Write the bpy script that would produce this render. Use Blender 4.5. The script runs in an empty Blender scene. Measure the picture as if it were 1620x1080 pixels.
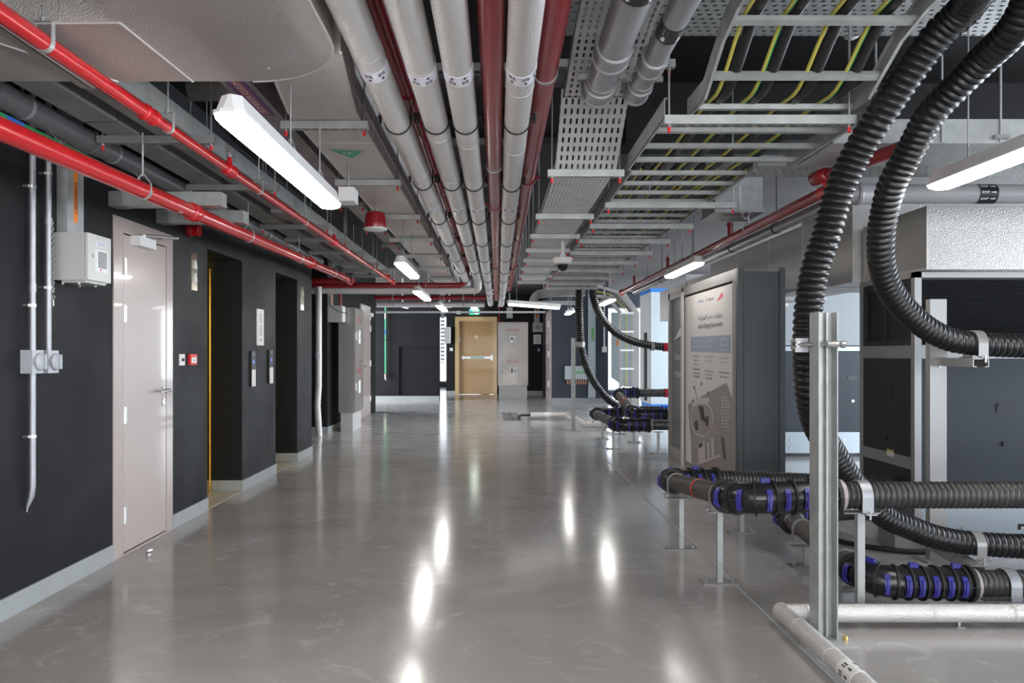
import bpy, math, random
from mathutils import Vector, Matrix
random.seed(7)
sc = bpy.context.scene
C = sc.collection
# ------------------------------------------------------------ camera, world, big lights, exposure
F, VX, VY, HE = 1200.0, 787.0, 560.0, 1.3          # focal length in px, vanishing point, eye height
cam_d = bpy.data.cameras.new('camera'); cam = bpy.data.objects.new('camera', cam_d); C.objects.link(cam)
cam.location = (0, 0, HE); cam.rotation_euler = (math.pi/2, 0, 0)
cam_d.sensor_width = 36; cam_d.lens = 36*F/1620
cam_d.shift_x = (810-VX)/1620; cam_d.shift_y = -(540-VY)/1620
cam_d.clip_start = .05; cam_d.clip_end = 200
sc.camera = cam
w = bpy.data.worlds.new('world'); sc.world = w; w.use_nodes = True
w.node_tree.nodes['Background'].inputs[0].default_value = (.80, .90, 1.0, 1)
w.node_tree.nodes['Background'].inputs[1].default_value = 2.6
def area(name, loc, rot, sx, sy, power, col):
    d = bpy.data.lights.new(name, 'AREA'); d.shape = 'RECTANGLE'; d.size = sx; d.size_y = sy
    d.energy = power; d.color = col
    o = bpy.data.objects.new(name, d); C.objects.link(o); o.location = loc; o.rotation_euler = rot
    return o
# fill added behind the camera, and daylight by the windows along the right side
area('fill_rear', (0.6, -3.6, 1.7), (math.radians(90), 0, 0), 7.0, 2.8, 170, (1.0, .955, .92))
area('daylight_right', (8.6, 11, 1.7), (0, math.radians(90), 0), 2.4, 18, 1300, (.80, .90, 1.0))
area('daylight_left_bay', (-6.5, 19.4, 1.6), (0, math.radians(-90), 0), 2.4, 3.6, 420, (.88, .94, 1.0))
area('daylight_far', (5.9, 23.9, 1.6), (math.radians(-90), 0, 0), 5, 2.2, 150, (.85, .93, 1.0))
sc.view_settings.view_transform = 'Standard'; sc.view_settings.look = 'None'
sc.view_settings.exposure = 0.65; sc.view_settings.gamma = 1; sc.view_settings.use_curve_mapping = False
TUBE = 24.0
try:
    sc.cycles.use_denoising = True; sc.cycles.max_bounces = 8; sc.cycles.diffuse_bounces = 4
    sc.cycles.glossy_bounces = 4; sc.cycles.transparent_max_bounces = 12; sc.cycles.sample_clamp_indirect = 6
except Exception: pass

# ------------------------------------------------------------ helpers
def P(px, py, Y): return Vector(((px-VX)*Y/F, Y, HE+(VY-py)*Y/F))
def LY(px, X=-2.42): return F*X/(px-VX)
def ZZ(py, Y): return HE+(VY-py)*Y/F
class MB:
    def __init__(s): s.v = []; s.f = []; s.m = []
    def add(s, vs, fs, mi=0):
        b = len(s.v); s.v += [Vector(p) for p in vs]; s.f += [tuple(i+b for i in f) for f in fs]; s.m += [mi]*len(fs); return s
    def box(s, x0, x1, y0, y1, z0, z1, mi=0):
        return s.add([(x0,y0,z0),(x1,y0,z0),(x1,y1,z0),(x0,y1,z0),(x0,y0,z1),(x1,y0,z1),(x1,y1,z1),(x0,y1,z1)],
                     [(0,3,2,1),(4,5,6,7),(0,1,5,4),(1,2,6,5),(2,3,7,6),(3,0,4,7)], mi)
    def prism(s, poly, a, b, axis='y', mi=0):
        """poly: 2D points; extruded from a to b along axis"""
        def q(p, t):
            return {'x': (t,p[0],p[1]), 'y': (p[0],t,p[1]), 'z': (p[0],p[1],t)}[axis]
        n = len(poly); vs = [q(p,a) for p in poly]+[q(p,b) for p in poly]
        fs = [tuple(range(n)), tuple(range(2*n-1, n-1, -1))]+[(i, i+n, (i+1)%n+n, (i+1)%n) for i in range(n)]
        return s.add(vs, fs, mi)
    def tube(s, pts, r, seg=16, cap=True, mi=0, closed=False):
        pts = [Vector(p) for p in pts]; n = len(pts)
        rr = r if isinstance(r, (list, tuple)) else [r]*n
        t0 = (pts[1]-pts[0]).normalized()
        up = Vector((0,0,1)) if abs(t0.z) < .9 else Vector((1,0,0))
        nrm = t0.cross(up).normalized(); vs = []; pt = t0
        for i in range(n):
            t = (pts[min(i+1,n-1)]-pts[max(i-1,0)])
            t = t.normalized() if t.length > 1e-9 else pt
            nrm = (nrm - t*nrm.dot(t)).normalized(); bn = t.cross(nrm); pt = t
            for k in range(seg):
                a = 2*math.pi*k/seg
                vs.append(pts[i]+(nrm*math.cos(a)+bn*math.sin(a))*rr[i])
        fs = [(i*seg+k, i*seg+(k+1)%seg, (i+1)*seg+(k+1)%seg, (i+1)*seg+k) for i in range(n-1) for k in range(seg)]
        if cap: fs += [tuple(range(seg-1,-1,-1)), tuple((n-1)*seg+k for k in range(seg))]
        return s.add(vs, fs, mi)
    def cyl(s, a, b, r, seg=16, mi=0, r2=None): return s.tube([a, b], [r, r if r2 is None else r2], seg, True, mi)
    def ring(s, c, axis, R, r, a0=0, a1=360, n=24, seg=8, up=None, mi=0):
        """torus arc around c in the plane perpendicular to axis"""
        axis = Vector(axis).normalized(); u = Vector(up) if up else (Vector((0,0,1)) if abs(axis.z) < .9 else Vector((1,0,0)))
        e2 = (u-axis*u.dot(axis)).normalized(); e1 = e2.cross(axis)
        pts = [Vector(c)+(e1*math.cos(math.radians(a0+(a1-a0)*i/n))+e2*math.sin(math.radians(a0+(a1-a0)*i/n)))*R for i in range(n+1)]
        return s.tube(pts, r, seg, a1-a0 < 360, mi)
    def band(s, c, axis, R, wd, th=.004, a0=0, a1=360, n=20, up=None, mi=0):
        """flat strap bent round c; width wd along axis"""
        axis = Vector(axis).normalized(); u = Vector(up) if up else (Vector((0,0,1)) if abs(axis.z) < .9 else Vector((1,0,0)))
        e2 = (u-axis*u.dot(axis)).normalized(); e1 = e2.cross(axis); vs = []
        for i in range(n+1):
            a = math.radians(a0+(a1-a0)*i/n); d = e1*math.cos(a)+e2*math.sin(a)
            for (rr, h) in ((R,-.5),(R+th,-.5),(R+th,.5),(R,.5)): vs.append(Vector(c)+d*rr+axis*wd*h)
        fs = [(i*4+k, i*4+(k+1)%4, (i+1)*4+(k+1)%4, (i+1)*4+k) for i in range(n) for k in range(4)]
        if a1-a0 < 360: fs += [(3,2,1,0), (n*4,n*4+1,n*4+2,n*4+3)]
        return s.add(vs, fs, mi)
    def lathe(s, c, axis, prof, seg=24, mi=0):
        """prof: (distance along axis, radius)"""
        axis = Vector(axis).normalized(); c = Vector(c)
        e1 = axis.cross(Vector((0,0,1)) if abs(axis.z) < .9 else Vector((1,0,0))).normalized(); e2 = axis.cross(e1)
        vs = []; n = len(prof)
        for (h, r) in prof:
            for k in range(seg):
                a = 2*math.pi*k/seg; vs.append(c+axis*h+(e1*math.cos(a)+e2*math.sin(a))*max(r,1e-5))
        fs = [(i*seg+k, i*seg+(k+1)%seg, (i+1)*seg+(k+1)%seg, (i+1)*seg+k) for i in range(n-1) for k in range(seg)]
        fs += [tuple(range(seg-1,-1,-1)), tuple((n-1)*seg+k for k in range(seg))]
        return s.add(vs, fs, mi)
    def obox(s, c, ax, ay, az, hx, hy, hz, mi=0):
        c = Vector(c); ax, ay, az = Vector(ax), Vector(ay), Vector(az)
        vs = [c+ax*hx*i+ay*hy*j+az*hz*k for k in (-1,1) for (i,j) in ((-1,-1),(1,-1),(1,1),(-1,1))]
        return s.add(vs, [(0,3,2,1),(4,5,6,7),(0,1,5,4),(1,2,6,5),(2,3,7,6),(3,0,4,7)], mi)
def smooth_path(ps, n=10):
    ps = [Vector(p) for p in ps]; q = [ps[0]*2-ps[1]]+ps+[ps[-1]*2-ps[-2]]; out = []
    for i in range(1, len(q)-2):
        a,b,c,d = q[i-1:i+3]
        for k in range(n):
            t = k/n; out.append(.5*((2*b)+(c-a)*t+(2*a-5*b+4*c-d)*t*t+(3*b-a-3*c+d)*t**3))
    out.append(q[-2]); return out
def resample(ps, step):
    out = [ps[0]]; acc = 0
    for a, b in zip(ps, ps[1:]):
        L = (b-a).length; t = step-acc
        while t <= L: out.append(a.lerp(b, t/L)); t += step
        acc = (acc+L) % step
    return out
def fillet(ps, r, n=7):
    ps = [Vector(p) for p in ps]; out = [ps[0]]
    for a, b, c in zip(ps, ps[1:], ps[2:]):
        d1 = (a-b).normalized(); d2 = (c-b).normalized(); ang = d1.angle(d2)
        t = r/math.tan(ang/2); t = min(t, (a-b).length*.9, (c-b).length*.9)
        p, q = b+d1*t, b+d2*t
        for i in range(n+1):
            u = i/n; out.append(p*(1-u)**2+b*2*u*(1-u)+q*u*u)
    out.append(ps[-1]); return out
def tag(o, label=None, cat=None, group=None, kind=None):
    if label: o['label'] = label
    if cat: o['category'] = cat
    if group: o['group'] = group
    if kind: o['kind'] = kind
    return o
def wl(o): 
    v = Vector((0,0,0))
    while o: v += o.location; o = o.parent
    return v
def obj(name, mb, mats, parent=None, sharp=.6, label=None):
    me = bpy.data.meshes.new(name)
    if parent: off = wl(parent)
    else:
        xs = [v.x for v in mb.v]; ys = [v.y for v in mb.v]; zs = [v.z for v in mb.v]
        off = Vector(((min(xs)+max(xs))/2, (min(ys)+max(ys))/2, min(zs)))
    me.from_pydata([tuple(v-off) for v in mb.v], [], mb.f)
    for m in (mats if isinstance(mats, (list, tuple)) else [mats]): me.materials.append(m)
    for p, i in zip(me.polygons, mb.m): p.material_index = i
    me.shade_smooth(); me.set_sharp_from_angle(angle=sharp); me.validate(); me.update()
    o = bpy.data.objects.new(name, me); C.objects.link(o)
    if parent: o.parent = parent
    else: o.location = off
    if label: o['label'] = label
    return o
def thing(name, loc, label, cat, group=None):
    o = bpy.data.objects.new(name, None); o.empty_display_size = .05; C.objects.link(o); o.location = loc
    return tag(o, label, cat, group)
def struct(name, mb, m, parent=None):
    o = obj(name, mb, m, parent)
    if not parent: o['kind'] = 'structure'
    return o
B = lambda *a: MB().box(*a)
def text(body, ctr, right, up, wd, ht, m, parent, name='lettering', ext=.0012):
    cu = bpy.data.curves.new('t', 'FONT'); cu.body = body; cu.extrude = 0; cu.resolution_u = 2
    t = bpy.data.objects.new('t', cu); C.objects.link(t)
    dg = bpy.context.evaluated_depsgraph_get(); me = bpy.data.meshes.new_from_object(t.evaluated_get(dg))
    bpy.data.objects.remove(t)
    vs = [v.co.copy() for v in me.vertices]
    if not vs: return None
    x0, x1 = min(v.x for v in vs), max(v.x for v in vs); y0, y1 = min(v.y for v in vs), max(v.y for v in vs)
    right, up = Vector(right).normalized(), Vector(up).normalized(); nr = right.cross(up)
    sx = wd/max(x1-x0,1e-6); sy = ht/max(y1-y0,1e-6) if ht else sx
    mb = MB()
    mb.v = [Vector(ctr)+right*((v.x-(x0+x1)/2)*sx)+up*((v.y-(y0+y1)/2)*sy)+nr*ext for v in vs]
    mb.f = [tuple(p.vertices) for p in me.polygons]; mb.m = [0]*len(mb.f)
    return obj(name, mb, m, parent)
# Arabic shaping to presentation forms (isolated, final, initial, medial)
AR = {'ا':(0xFE8D,0xFE8E,0,0),'ب':(0xFE8F,0xFE90,0xFE91,0xFE92),'ة':(0xFE93,0xFE94,0,0),'ت':(0xFE95,0xFE96,0xFE97,0xFE98),
 'ح':(0xFEA1,0xFEA2,0xFEA3,0xFEA4),'خ':(0xFEA5,0xFEA6,0xFEA7,0xFEA8),'ر':(0xFEAD,0xFEAE,0,0),'ش':(0xFEB5,0xFEB6,0xFEB7,0xFEB8),
 'ط':(0xFEC1,0xFEC2,0xFEC3,0xFEC4),'ق':(0xFED5,0xFED6,0xFED7,0xFED8),'ك':(0xFED9,0xFEDA,0xFEDB,0xFEDC),'ل':(0xFEDD,0xFEDE,0xFEDF,0xFEE0),
 'م':(0xFEE1,0xFEE2,0xFEE3,0xFEE4),'ن':(0xFEE5,0xFEE6,0xFEE7,0xFEE8),'ف':(0xFED1,0xFED2,0xFED3,0xFED4),'ي':(0xFEF1,0xFEF2,0xFEF3,0xFEF4),
 'و':(0xFEED,0xFEEE,0,0),'ء':(0xFE80,0xFE80,0,0),'د':(0xFEA9,0xFEAA,0,0),'ع':(0xFEC9,0xFECA,0xFECB,0xFECC),'س':(0xFEB1,0xFEB2,0xFEB3,0xFEB4)}
def arab(s):
    out = []
    for i, ch in enumerate(s):
        if ch not in AR: out.append(ch); continue
        prev = i > 0 and s[i-1] in AR and AR[s[i-1]][2] != 0
        nxt = i+1 < len(s) and s[i+1] in AR and s[i+1] != 'ء' and AR[ch][2] != 0
        f = AR[ch]; out.append(chr(f[3] if prev and nxt else f[1] if prev else f[2] if nxt else f[0]))
    return ''.join(reversed(out))

# ------------------------------------------------------------ materials
def mat(name, col, rough=.5, metal=0., spec=.5, bump=0., bscale=60., var=0., vscale=6., coat=0., rvar=0., stretch=None, detail=3):
    m = bpy.data.materials.new(name); m.use_nodes = True; nt = m.node_tree; b = nt.nodes['Principled BSDF']
    b.inputs['Base Color'].default_value = (*col, 1); b.inputs['Roughness'].default_value = rough
    b.inputs['Metallic'].default_value = metal; b.inputs['Specular IOR Level'].default_value = spec
    b.inputs['Coat Weight'].default_value = coat
    L = nt.links.new
    if bump or var or rvar:
        tc = nt.nodes.new('ShaderNodeTexCoord'); mp = nt.nodes.new('ShaderNodeMapping'); L(tc.outputs['Object'], mp.inputs[0])
        if stretch: mp.inputs['Scale'].default_value = stretch
    if bump:
        n = nt.nodes.new('ShaderNodeTexNoise'); n.inputs['Scale'].default_value = bscale; n.inputs['Detail'].default_value = detail
        L(mp.outputs[0], n.inputs['Vector']); bp = nt.nodes.new('ShaderNodeBump'); bp.inputs['Strength'].default_value = bump
        bp.inputs['Distance'].default_value = .006 if 95 < bscale < 125 else .004; L(n.outputs[0], bp.inputs['Height']); L(bp.outputs[0], b.inputs['Normal'])
    if var or rvar:
        n = nt.nodes.new('ShaderNodeTexNoise'); n.inputs['Scale'].default_value = vscale; n.inputs['Detail'].default_value = 5
        L(mp.outputs[0], n.inputs['Vector'])
        if var:
            r = nt.nodes.new('ShaderNodeValToRGB'); e = r.color_ramp.elements
            e[0].position = .3; e[1].position = .7
            e[0].color = (*[c*(1-var) for c in col], 1); e[1].color = (*[min(1,c*(1+var)) for c in col], 1)
            L(n.outputs[0], r.inputs[0]); L(r.outputs[0], b.inputs['Base Color'])
        if rvar:
            mr = nt.nodes.new('ShaderNodeMapRange'); mr.inputs['From Min'].default_value = .3; mr.inputs['From Max'].default_value = .7
            mr.inputs['To Min'].default_value = max(.02, rough-rvar); mr.inputs['To Max'].default_value = rough+rvar
            L(n.outputs[0], mr.inputs[0]); L(mr.outputs[0], b.inputs['Roughness'])
    return m
def emit(name, col, s):
    m = bpy.data.materials.new(name); m.use_nodes = True; b = m.node_tree.nodes['Principled BSDF']
    b.inputs['Base Color'].default_value = (*col,1); b.inputs['Emission Color'].default_value = (*col,1)
    b.inputs['Emission Strength'].default_value = s; return m
def slots(name, col, px, py, hx, hy, axis=('X','Y'), stag=False):
    """galvanised sheet pierced by rows of real (see-through) slots; pitch px,py, half-size hx,hy in metres"""
    m = mat(name, col,   .45, .3, bump=.05, bscale=30, var=.08, vscale=9); nt = m.node_tree; L = nt.links.new
    b = nt.nodes['Principled BSDF']; out = nt.nodes['Material Output']
    tc = nt.nodes.new('ShaderNodeTexCoord'); sp = nt.nodes.new('ShaderNodeSeparateXYZ'); L(tc.outputs['Object'], sp.inputs[0])
    def mth(op, a, bb=None):
        n = nt.nodes.new('ShaderNodeMath'); n.operation = op
        for i, q in enumerate((a, bb)):
            if q is None: continue
            if isinstance(q, (int, float)): n.inputs[i].default_value = q
            else: L(q, n.inputs[i])
        return n.outputs[0]
    u = mth('DIVIDE', sp.outputs[axis[0]], px); v = mth('DIVIDE', sp.outputs[axis[1]], py)
    if stag: u = mth('ADD', u, mth('MULTIPLY', mth('MODULO', mth('FLOOR', mth('ADD', v, 1000)), 2), .5))
    du = mth('MULTIPLY', mth('ABSOLUTE', mth('SUBTRACT', mth('FRACT', mth('ADD', u, 1000)), .5)), px)
    dv = mth('MULTIPLY', mth('ABSOLUTE', mth('SUBTRACT', mth('FRACT', mth('ADD', v, 1000)), .5)), py)
    r = min(hx, hy)   # stadium shape
    eu = mth('MAXIMUM', mth('SUBTRACT', du, hx-r), 0); ev = mth('MAXIMUM', mth('SUBTRACT', dv, hy-r), 0)
    d = mth('SQRT', mth('ADD', mth('MULTIPLY', eu, eu), mth('MULTIPLY', ev, ev)))
    hole = mth('LESS_THAN', d, r)
    tr = nt.nodes.new('ShaderNodeBsdfTransparent'); mx = nt.nodes.new('ShaderNodeMixShader')
    L(hole, mx.inputs[0]); L(b.outputs[0], mx.inputs[1]); L(tr.outputs[0], mx.inputs[2]); L(mx.outputs[0], out.inputs['Surface'])
    return m
M = dict(
 foil=mat('foil_jacket', (.68,.655,.64), .42, .45, bump=.9, bscale=120, var=.05, vscale=3),
 foil2=mat('foil_insulation', (.66,.62,.595), .48, .3, bump=.9, bscale=120, var=.09, vscale=2.2),
 foilbig=mat('embossed_foil', (.50,.465,.445), .45, .3, bump=1.0, bscale=110, var=.12, vscale=1.6),
 tape=mat('seam_tape', (.62,.59,.57), .45, .3, bump=.1),
 labelw=mat('pipe_label_paper', (.80,.80,.88), .5),
 galv=mat('galvanised_steel', (.42,.435,.43), .45, .35, bump=.06, bscale=40, var=.13, vscale=14),
 galvd=mat('galvanised_trunking_and_shaded_channel', (.27,.268,.262), .48, .35, bump=.08, bscale=25, var=.16, vscale=5),
 rod=mat('zinc_rod', (.36,.37,.37), .42, .6), steel=mat('satin_steel', (.62,.62,.61), .3, .9),
 stain=mat('stainless_sheet', (.33,.31,.295), .36, .7, bump=.25, bscale=3.5, rvar=.06, vscale=2),
 conduit=mat('conduit_steel', (.38,.39,.41), .45, .6, var=.08, vscale=12),
 red=mat('red_gloss_paint', (.56,.012,.018), .22, 0, coat=.2, bump=.03, bscale=30),
 redd=mat('deep_red_paint', (.27,.008,.014), .3, 0, coat=.12, bump=.03, bscale=30),
 redb=mat('bright_red_plastic', (.75,.02,.02), .4), maroon=mat('maroon_label', (.38,.01,.03), .5),
 green=mat('green_pipe_paint', (.015,.22,.07), .35), greenl=mat('light_green_paint', (.05,.42,.20), .4),
 blue=mat('blue_band', (.02,.12,.50), .5), clip=mat('blue_plastic_clip', (.035,.032,.24), .38, bump=.04),
 upvc=mat('grey_plastic_pipe', (.27,.27,.28), .33, var=.06, vscale=3), upvcd=mat('dark_grey_pipe', (.10,.10,.11), .45),
 hose=mat('black_corrugated_plastic', (.011,.011,.012), .36, spec=.4, bump=.06, bscale=50, rvar=.08, vscale=9),
 hosed=mat('dusty_corrugated_plastic', (.032,.031,.031), .40, spec=.5, bump=.05, bscale=60, var=.25, vscale=14, rvar=.1),
 casing=mat('black_plastic_casing', (.016,.016,.017), .27, bump=.05, bscale=20), rubber=mat('black_rubber', (.012,.012,.012), .6),
 ribbed=mat('brown_grey_ribbed_conduit', (.085,.077,.072), .42),
 wall=mat('charcoal_wall_paint', (.0115,.0115,.013), .6, spec=.26, bump=.06, bscale=14, var=.12, vscale=2.2, rvar=.08),
 wallb=mat('blue_grey_wall_paint', (.045,.052,.070), .5, spec=.3, var=.06), blackw=mat('black_paint', (.010,.0095,.0095), .6, spec=.3, var=.1),
 conc=mat('grey_concrete_soffit', (.075,.068,.066), .95, spec=.1, bump=.05, var=.1, vscale=1.5),
 skirt=mat('grey_skirting', (.36,.38,.38), .35, var=.04), beige=mat('beige_stone', (.42,.38,.31), .3, var=.08),
 door=mat('taupe_gloss_door', (.50,.42,.39), .24, bump=.10, bscale=5, coat=.4, rvar=.03, detail=1),
 frame=mat('taupe_gloss_frame', (.47,.395,.365), .2, coat=.3), gold=mat('gold_paint_door', (.40,.235,.085), .28, .15, var=.05, vscale=1.5, coat=.2),
 brass=mat('brass', (.66,.46,.13), .2, .95), brassp=mat('polished_champagne_plate', (.62,.57,.45), .18, .95),
 white=mat('white_plastic', (.78,.78,.77), .4), offw=mat('off_white_enamel', (.60,.60,.57), .35, bump=.05, bscale=90),
 greybox=mat('grey_enamel', (.50,.50,.48), .4, bump=.05, bscale=120), plast=mat('grey_plastic', (.42,.44,.48), .4),
 black=mat('black_plastic', (.01,.01,.011), .35), ink=mat('dark_ink', (.05,.045,.045), .6), inkr=mat('red_ink', (.55,.03,.04), .6), inkb=mat('blue_ink', (.12,.14,.42), .6),
 orange=mat('orange_label', (.85,.24,.02), .5), yellow=mat('yellow_sleeve', (.50,.44,.08), .45), yg=mat('green_stripe', (.03,.30,.10), .45),
 purple=mat('purple_label', (.13,.07,.22), .5), pink=mat('pink_label', (.45,.15,.20), .5),
 cable=mat('black_cable', (.012,.012,.013), .45), kiosk=mat('slate_laminate', (.062,.070,.074), .45, bump=.03, bscale=200),
 kioskf=mat('grey_laminate', (.30,.285,.27), .4), poster=mat('poster_paper', (.78,.74,.71), .38), band=mat('poster_blue', (.34,.40,.52), .4),
 taupe=mat('poster_taupe', (.31,.265,.25), .4), taupe2=mat('poster_mid_taupe', (.36,.31,.30), .4), pale=mat('poster_pale', (.62,.57,.56), .4),
 cabd=mat('dark_cabinet_panel', (.024,.024,.025), .45, spec=.35, bump=.03, bscale=150), cabb=mat('blue_black_panel', (.022,.027,.037), .45, spec=.35, bump=.03, bscale=150),
 post=mat('pale_aluminium', (.38,.37,.36), .35, .5), base=mat('pale_blue_grey_steel', (.38,.42,.455), .35, .4),
 cabw=mat('pale_cabinet', (.42,.47,.49), .35, .1), cbl=mat('cabinet_blue', (.02,.16,.52), .4), foilw=mat('bright_insulation', (.47,.455,.44), .40, .55, bump=1.0, bscale=100, var=.10, vscale=1.2),
 tube=emit('lit_diffuser', (1.0,.97,.93), TUBE), tube2=emit('softer_lit_diffuser', (1.0,.97,.93), 7.0), kiosks=mat('grey_side_laminate', (.20,.20,.20), .45), exitg=emit('exit_sign_green', (.02,.45,.25), .9), exitw=emit('exit_sign_white', (.8,1,.9), 1.3),
 glassd=mat('black_dome_glass', (.01,.01,.012), .05),
 slotb=slots('slotted_tray_sheet', (.64,.64,.63), .034, .0545, .0062, .0175),
 slots=slots('perforated_tray_sheet', (.74,.74,.73), .024, .034, .0055, .0085),
 slotx=slots('wide_perforated_sheet', (.44,.45,.44), .05, .05, .013, .0085, stag=True),
)
# floor: grey polished screed with swirl marks
def floor_mat():
    m = bpy.data.materials.new('polished_grey_floor'); m.use_nodes = True; nt = m.node_tree; L = nt.links.new; b = nt.nodes['Principled BSDF']
    tc = nt.nodes.new('ShaderNodeTexCoord')
    n1 = nt.nodes.new('ShaderNodeTexNoise'); n1.inputs['Scale'].default_value = .8; n1.inputs['Detail'].default_value = 9; n1.inputs['Distortion'].default_value = 1.2
    n2 = nt.nodes.new('ShaderNodeTexNoise'); n2.inputs['Scale'].default_value = 3.2; n2.inputs['Detail'].default_value = 10; n2.inputs['Roughness'].default_value = .65; n2.inputs['Distortion'].default_value = 2.5
    for n in (n1, n2): L(tc.outputs['Object'], n.inputs['Vector'])
    r = nt.nodes.new('ShaderNodeValToRGB'); e = r.color_ramp.elements; e[0].position = .3; e[1].position = .72
    e[0].color = (.275,.255,.243,1); e[1].color = (.37,.35,.337,1); L(n1.outputs[0], r.inputs[0])
    r2 = nt.nodes.new('ShaderNodeValToRGB'); e = r2.color_ramp.elements; e[0].position = .56; e[1].position = .72
    e[0].color = (0,0,0,1); e[1].color = (1,1,1,1); L(n2.outputs[0], r2.inputs[0])
    mx = nt.nodes.new('ShaderNodeMixRGB'); mx.inputs[2].default_value = (.50,.48,.47,1)
    mm = nt.nodes.new('ShaderNodeMath'); mm.operation = 'MULTIPLY'; mm.inputs[1].default_value = .55; L(r2.outputs[0], mm.inputs[0])
    L(mm.outputs[0], mx.inputs[0]); L(r.outputs[0], mx.inputs[1])
    # pale dust streaks plus a gradient that paints far daylight brightness into the colour
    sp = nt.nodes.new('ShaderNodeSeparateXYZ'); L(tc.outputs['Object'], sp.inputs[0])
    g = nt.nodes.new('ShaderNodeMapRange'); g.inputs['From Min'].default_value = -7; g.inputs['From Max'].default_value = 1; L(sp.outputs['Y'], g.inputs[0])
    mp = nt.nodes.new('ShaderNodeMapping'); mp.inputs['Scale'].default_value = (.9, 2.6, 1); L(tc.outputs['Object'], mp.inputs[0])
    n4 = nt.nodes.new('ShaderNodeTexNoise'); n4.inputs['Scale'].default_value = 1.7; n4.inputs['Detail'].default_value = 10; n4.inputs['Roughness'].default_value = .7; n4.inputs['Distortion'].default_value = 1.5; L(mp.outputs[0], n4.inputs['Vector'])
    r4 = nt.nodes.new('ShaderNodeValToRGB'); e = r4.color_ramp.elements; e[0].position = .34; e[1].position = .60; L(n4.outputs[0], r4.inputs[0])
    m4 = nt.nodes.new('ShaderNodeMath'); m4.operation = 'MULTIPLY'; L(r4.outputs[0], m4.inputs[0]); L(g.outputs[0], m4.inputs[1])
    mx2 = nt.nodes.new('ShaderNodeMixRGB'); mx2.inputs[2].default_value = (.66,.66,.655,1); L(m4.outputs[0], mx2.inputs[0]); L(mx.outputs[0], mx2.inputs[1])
    L(mx2.outputs[0], b.inputs['Base Color'])
    mr = nt.nodes.new('ShaderNodeMapRange'); mr.inputs['To Min'].default_value = .08; mr.inputs['To Max'].default_value = .22; L(n2.outputs[0], mr.inputs[0])
    L(mr.outputs[0], b.inputs['Roughness']); b.inputs['Specular IOR Level'].default_value = .5
    bp = nt.nodes.new('ShaderNodeBump'); bp.inputs['Strength'].default_value = .10; bp.inputs['Distance'].default_value = .01
    n3 = nt.nodes.new('ShaderNodeTexNoise'); n3.inputs['Scale'].default_value = 1.6; n3.inputs['Detail'].default_value = 4; L(tc.outputs['Object'], n3.inputs['Vector'])
    L(n3.outputs[0], bp.inputs['Height']); L(bp.outputs[0], b.inputs['Normal']); return m
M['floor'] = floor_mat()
def glass_mat():
    m = bpy.data.materials.new('window_glass'); m.use_nodes = True; nt = m.node_tree; b = nt.nodes['Principled BSDF']
    b.inputs['Transmission Weight'].default_value = 1; b.inputs['Roughness'].default_value = 0; b.inputs['IOR'].default_value = 1.45
    b.inputs['Base Color'].default_value = (.95,.98,1,1)
    out = nt.nodes['Material Output']; tr = nt.nodes.new('ShaderNodeBsdfTransparent'); gl = nt.nodes.new('ShaderNodeBsdfGlossy'); gl.inputs['Roughness'].default_value = .02
    mx = nt.nodes.new('ShaderNodeMixShader'); mx.inputs[0].default_value = .07
    nt.links.new(tr.outputs[0], mx.inputs[1]); nt.links.new(gl.outputs[0], mx.inputs[2]); nt.links.new(mx.outputs[0], out.inputs['Surface']); return m
M['glass'] = glass_mat()
OC = ['nearest to']+[q+' from' for q in ('second','third','fourth','fifth','sixth','seventh','eighth','ninth','tenth','eleventh','twelfth')]
ORD = ['nearest','second','third','fourth','fifth','sixth','seventh','eighth','ninth','tenth','eleventh','twelfth','thirteenth','fourteenth']

# ============================================================ THE SETTING
XL = -2.42; CZ = 3.3
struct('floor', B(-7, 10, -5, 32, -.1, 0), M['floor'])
struct('trim_1', MB().box(1.335, 1.347, 1, 9.6, 0, .003), M['skirt'])          # joint strip in the floor
cb = MB().box(-7, 10, -5, 7.0, CZ, CZ+.2, 0).box(-7, 10, 7.0, 32, CZ-.06, CZ+.2, 1)
struct('ceiling', cb, [M['blackw'], M['conc']])
# downstand beam across the right-hand bays
struct('trim_2', B(.95, 9, 5.6, 6.0, 2.88, CZ), M['blackw'])
Y1, Y2 = 4.768, 5.635                                    # near door opening
E1, E2, E3, E4 = LY(327.7), LY(383), LY(436), LY(470); YW = LY(493)
wl_ = MB()
for a, b, z0 in ((-5, Y1, 0), (Y1, Y2, 2.178), (Y2, E1, 0), (E1, E2, 2.18), (E2, E3, 0), (E3, E4, 2.195), (E4, YW, 0)):
    wl_.box(-2.72, XL, a, b, z0, CZ)
wl_.box(-3.0, -2.72, -5, YW, 0, CZ)
struct('wall_left', wl_, M['wall'])
bb = MB()
for a, b in ((-5, Y1-.002), (Y2+.002, E1), (E2, E3), (E4, YW+.012)): bb.box(XL, XL+.012, a, b, 0, .105)
for y in (E2, E4): bb.box(-2.72, XL+.012, y-.012, y, 0, .105)
for y in (E1, E3): bb.box(-2.72, XL, y, y+.012, 0, .105)
struct('baseboard_left', bb, M['skirt'])
struct('trim_3', MB().box(-2.72, XL-.005, E1+.012, E2-.012, 0, .004).box(-2.72, XL-.005, E3+.012, E4-.012, 0, .004), M['beige'])
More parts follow.
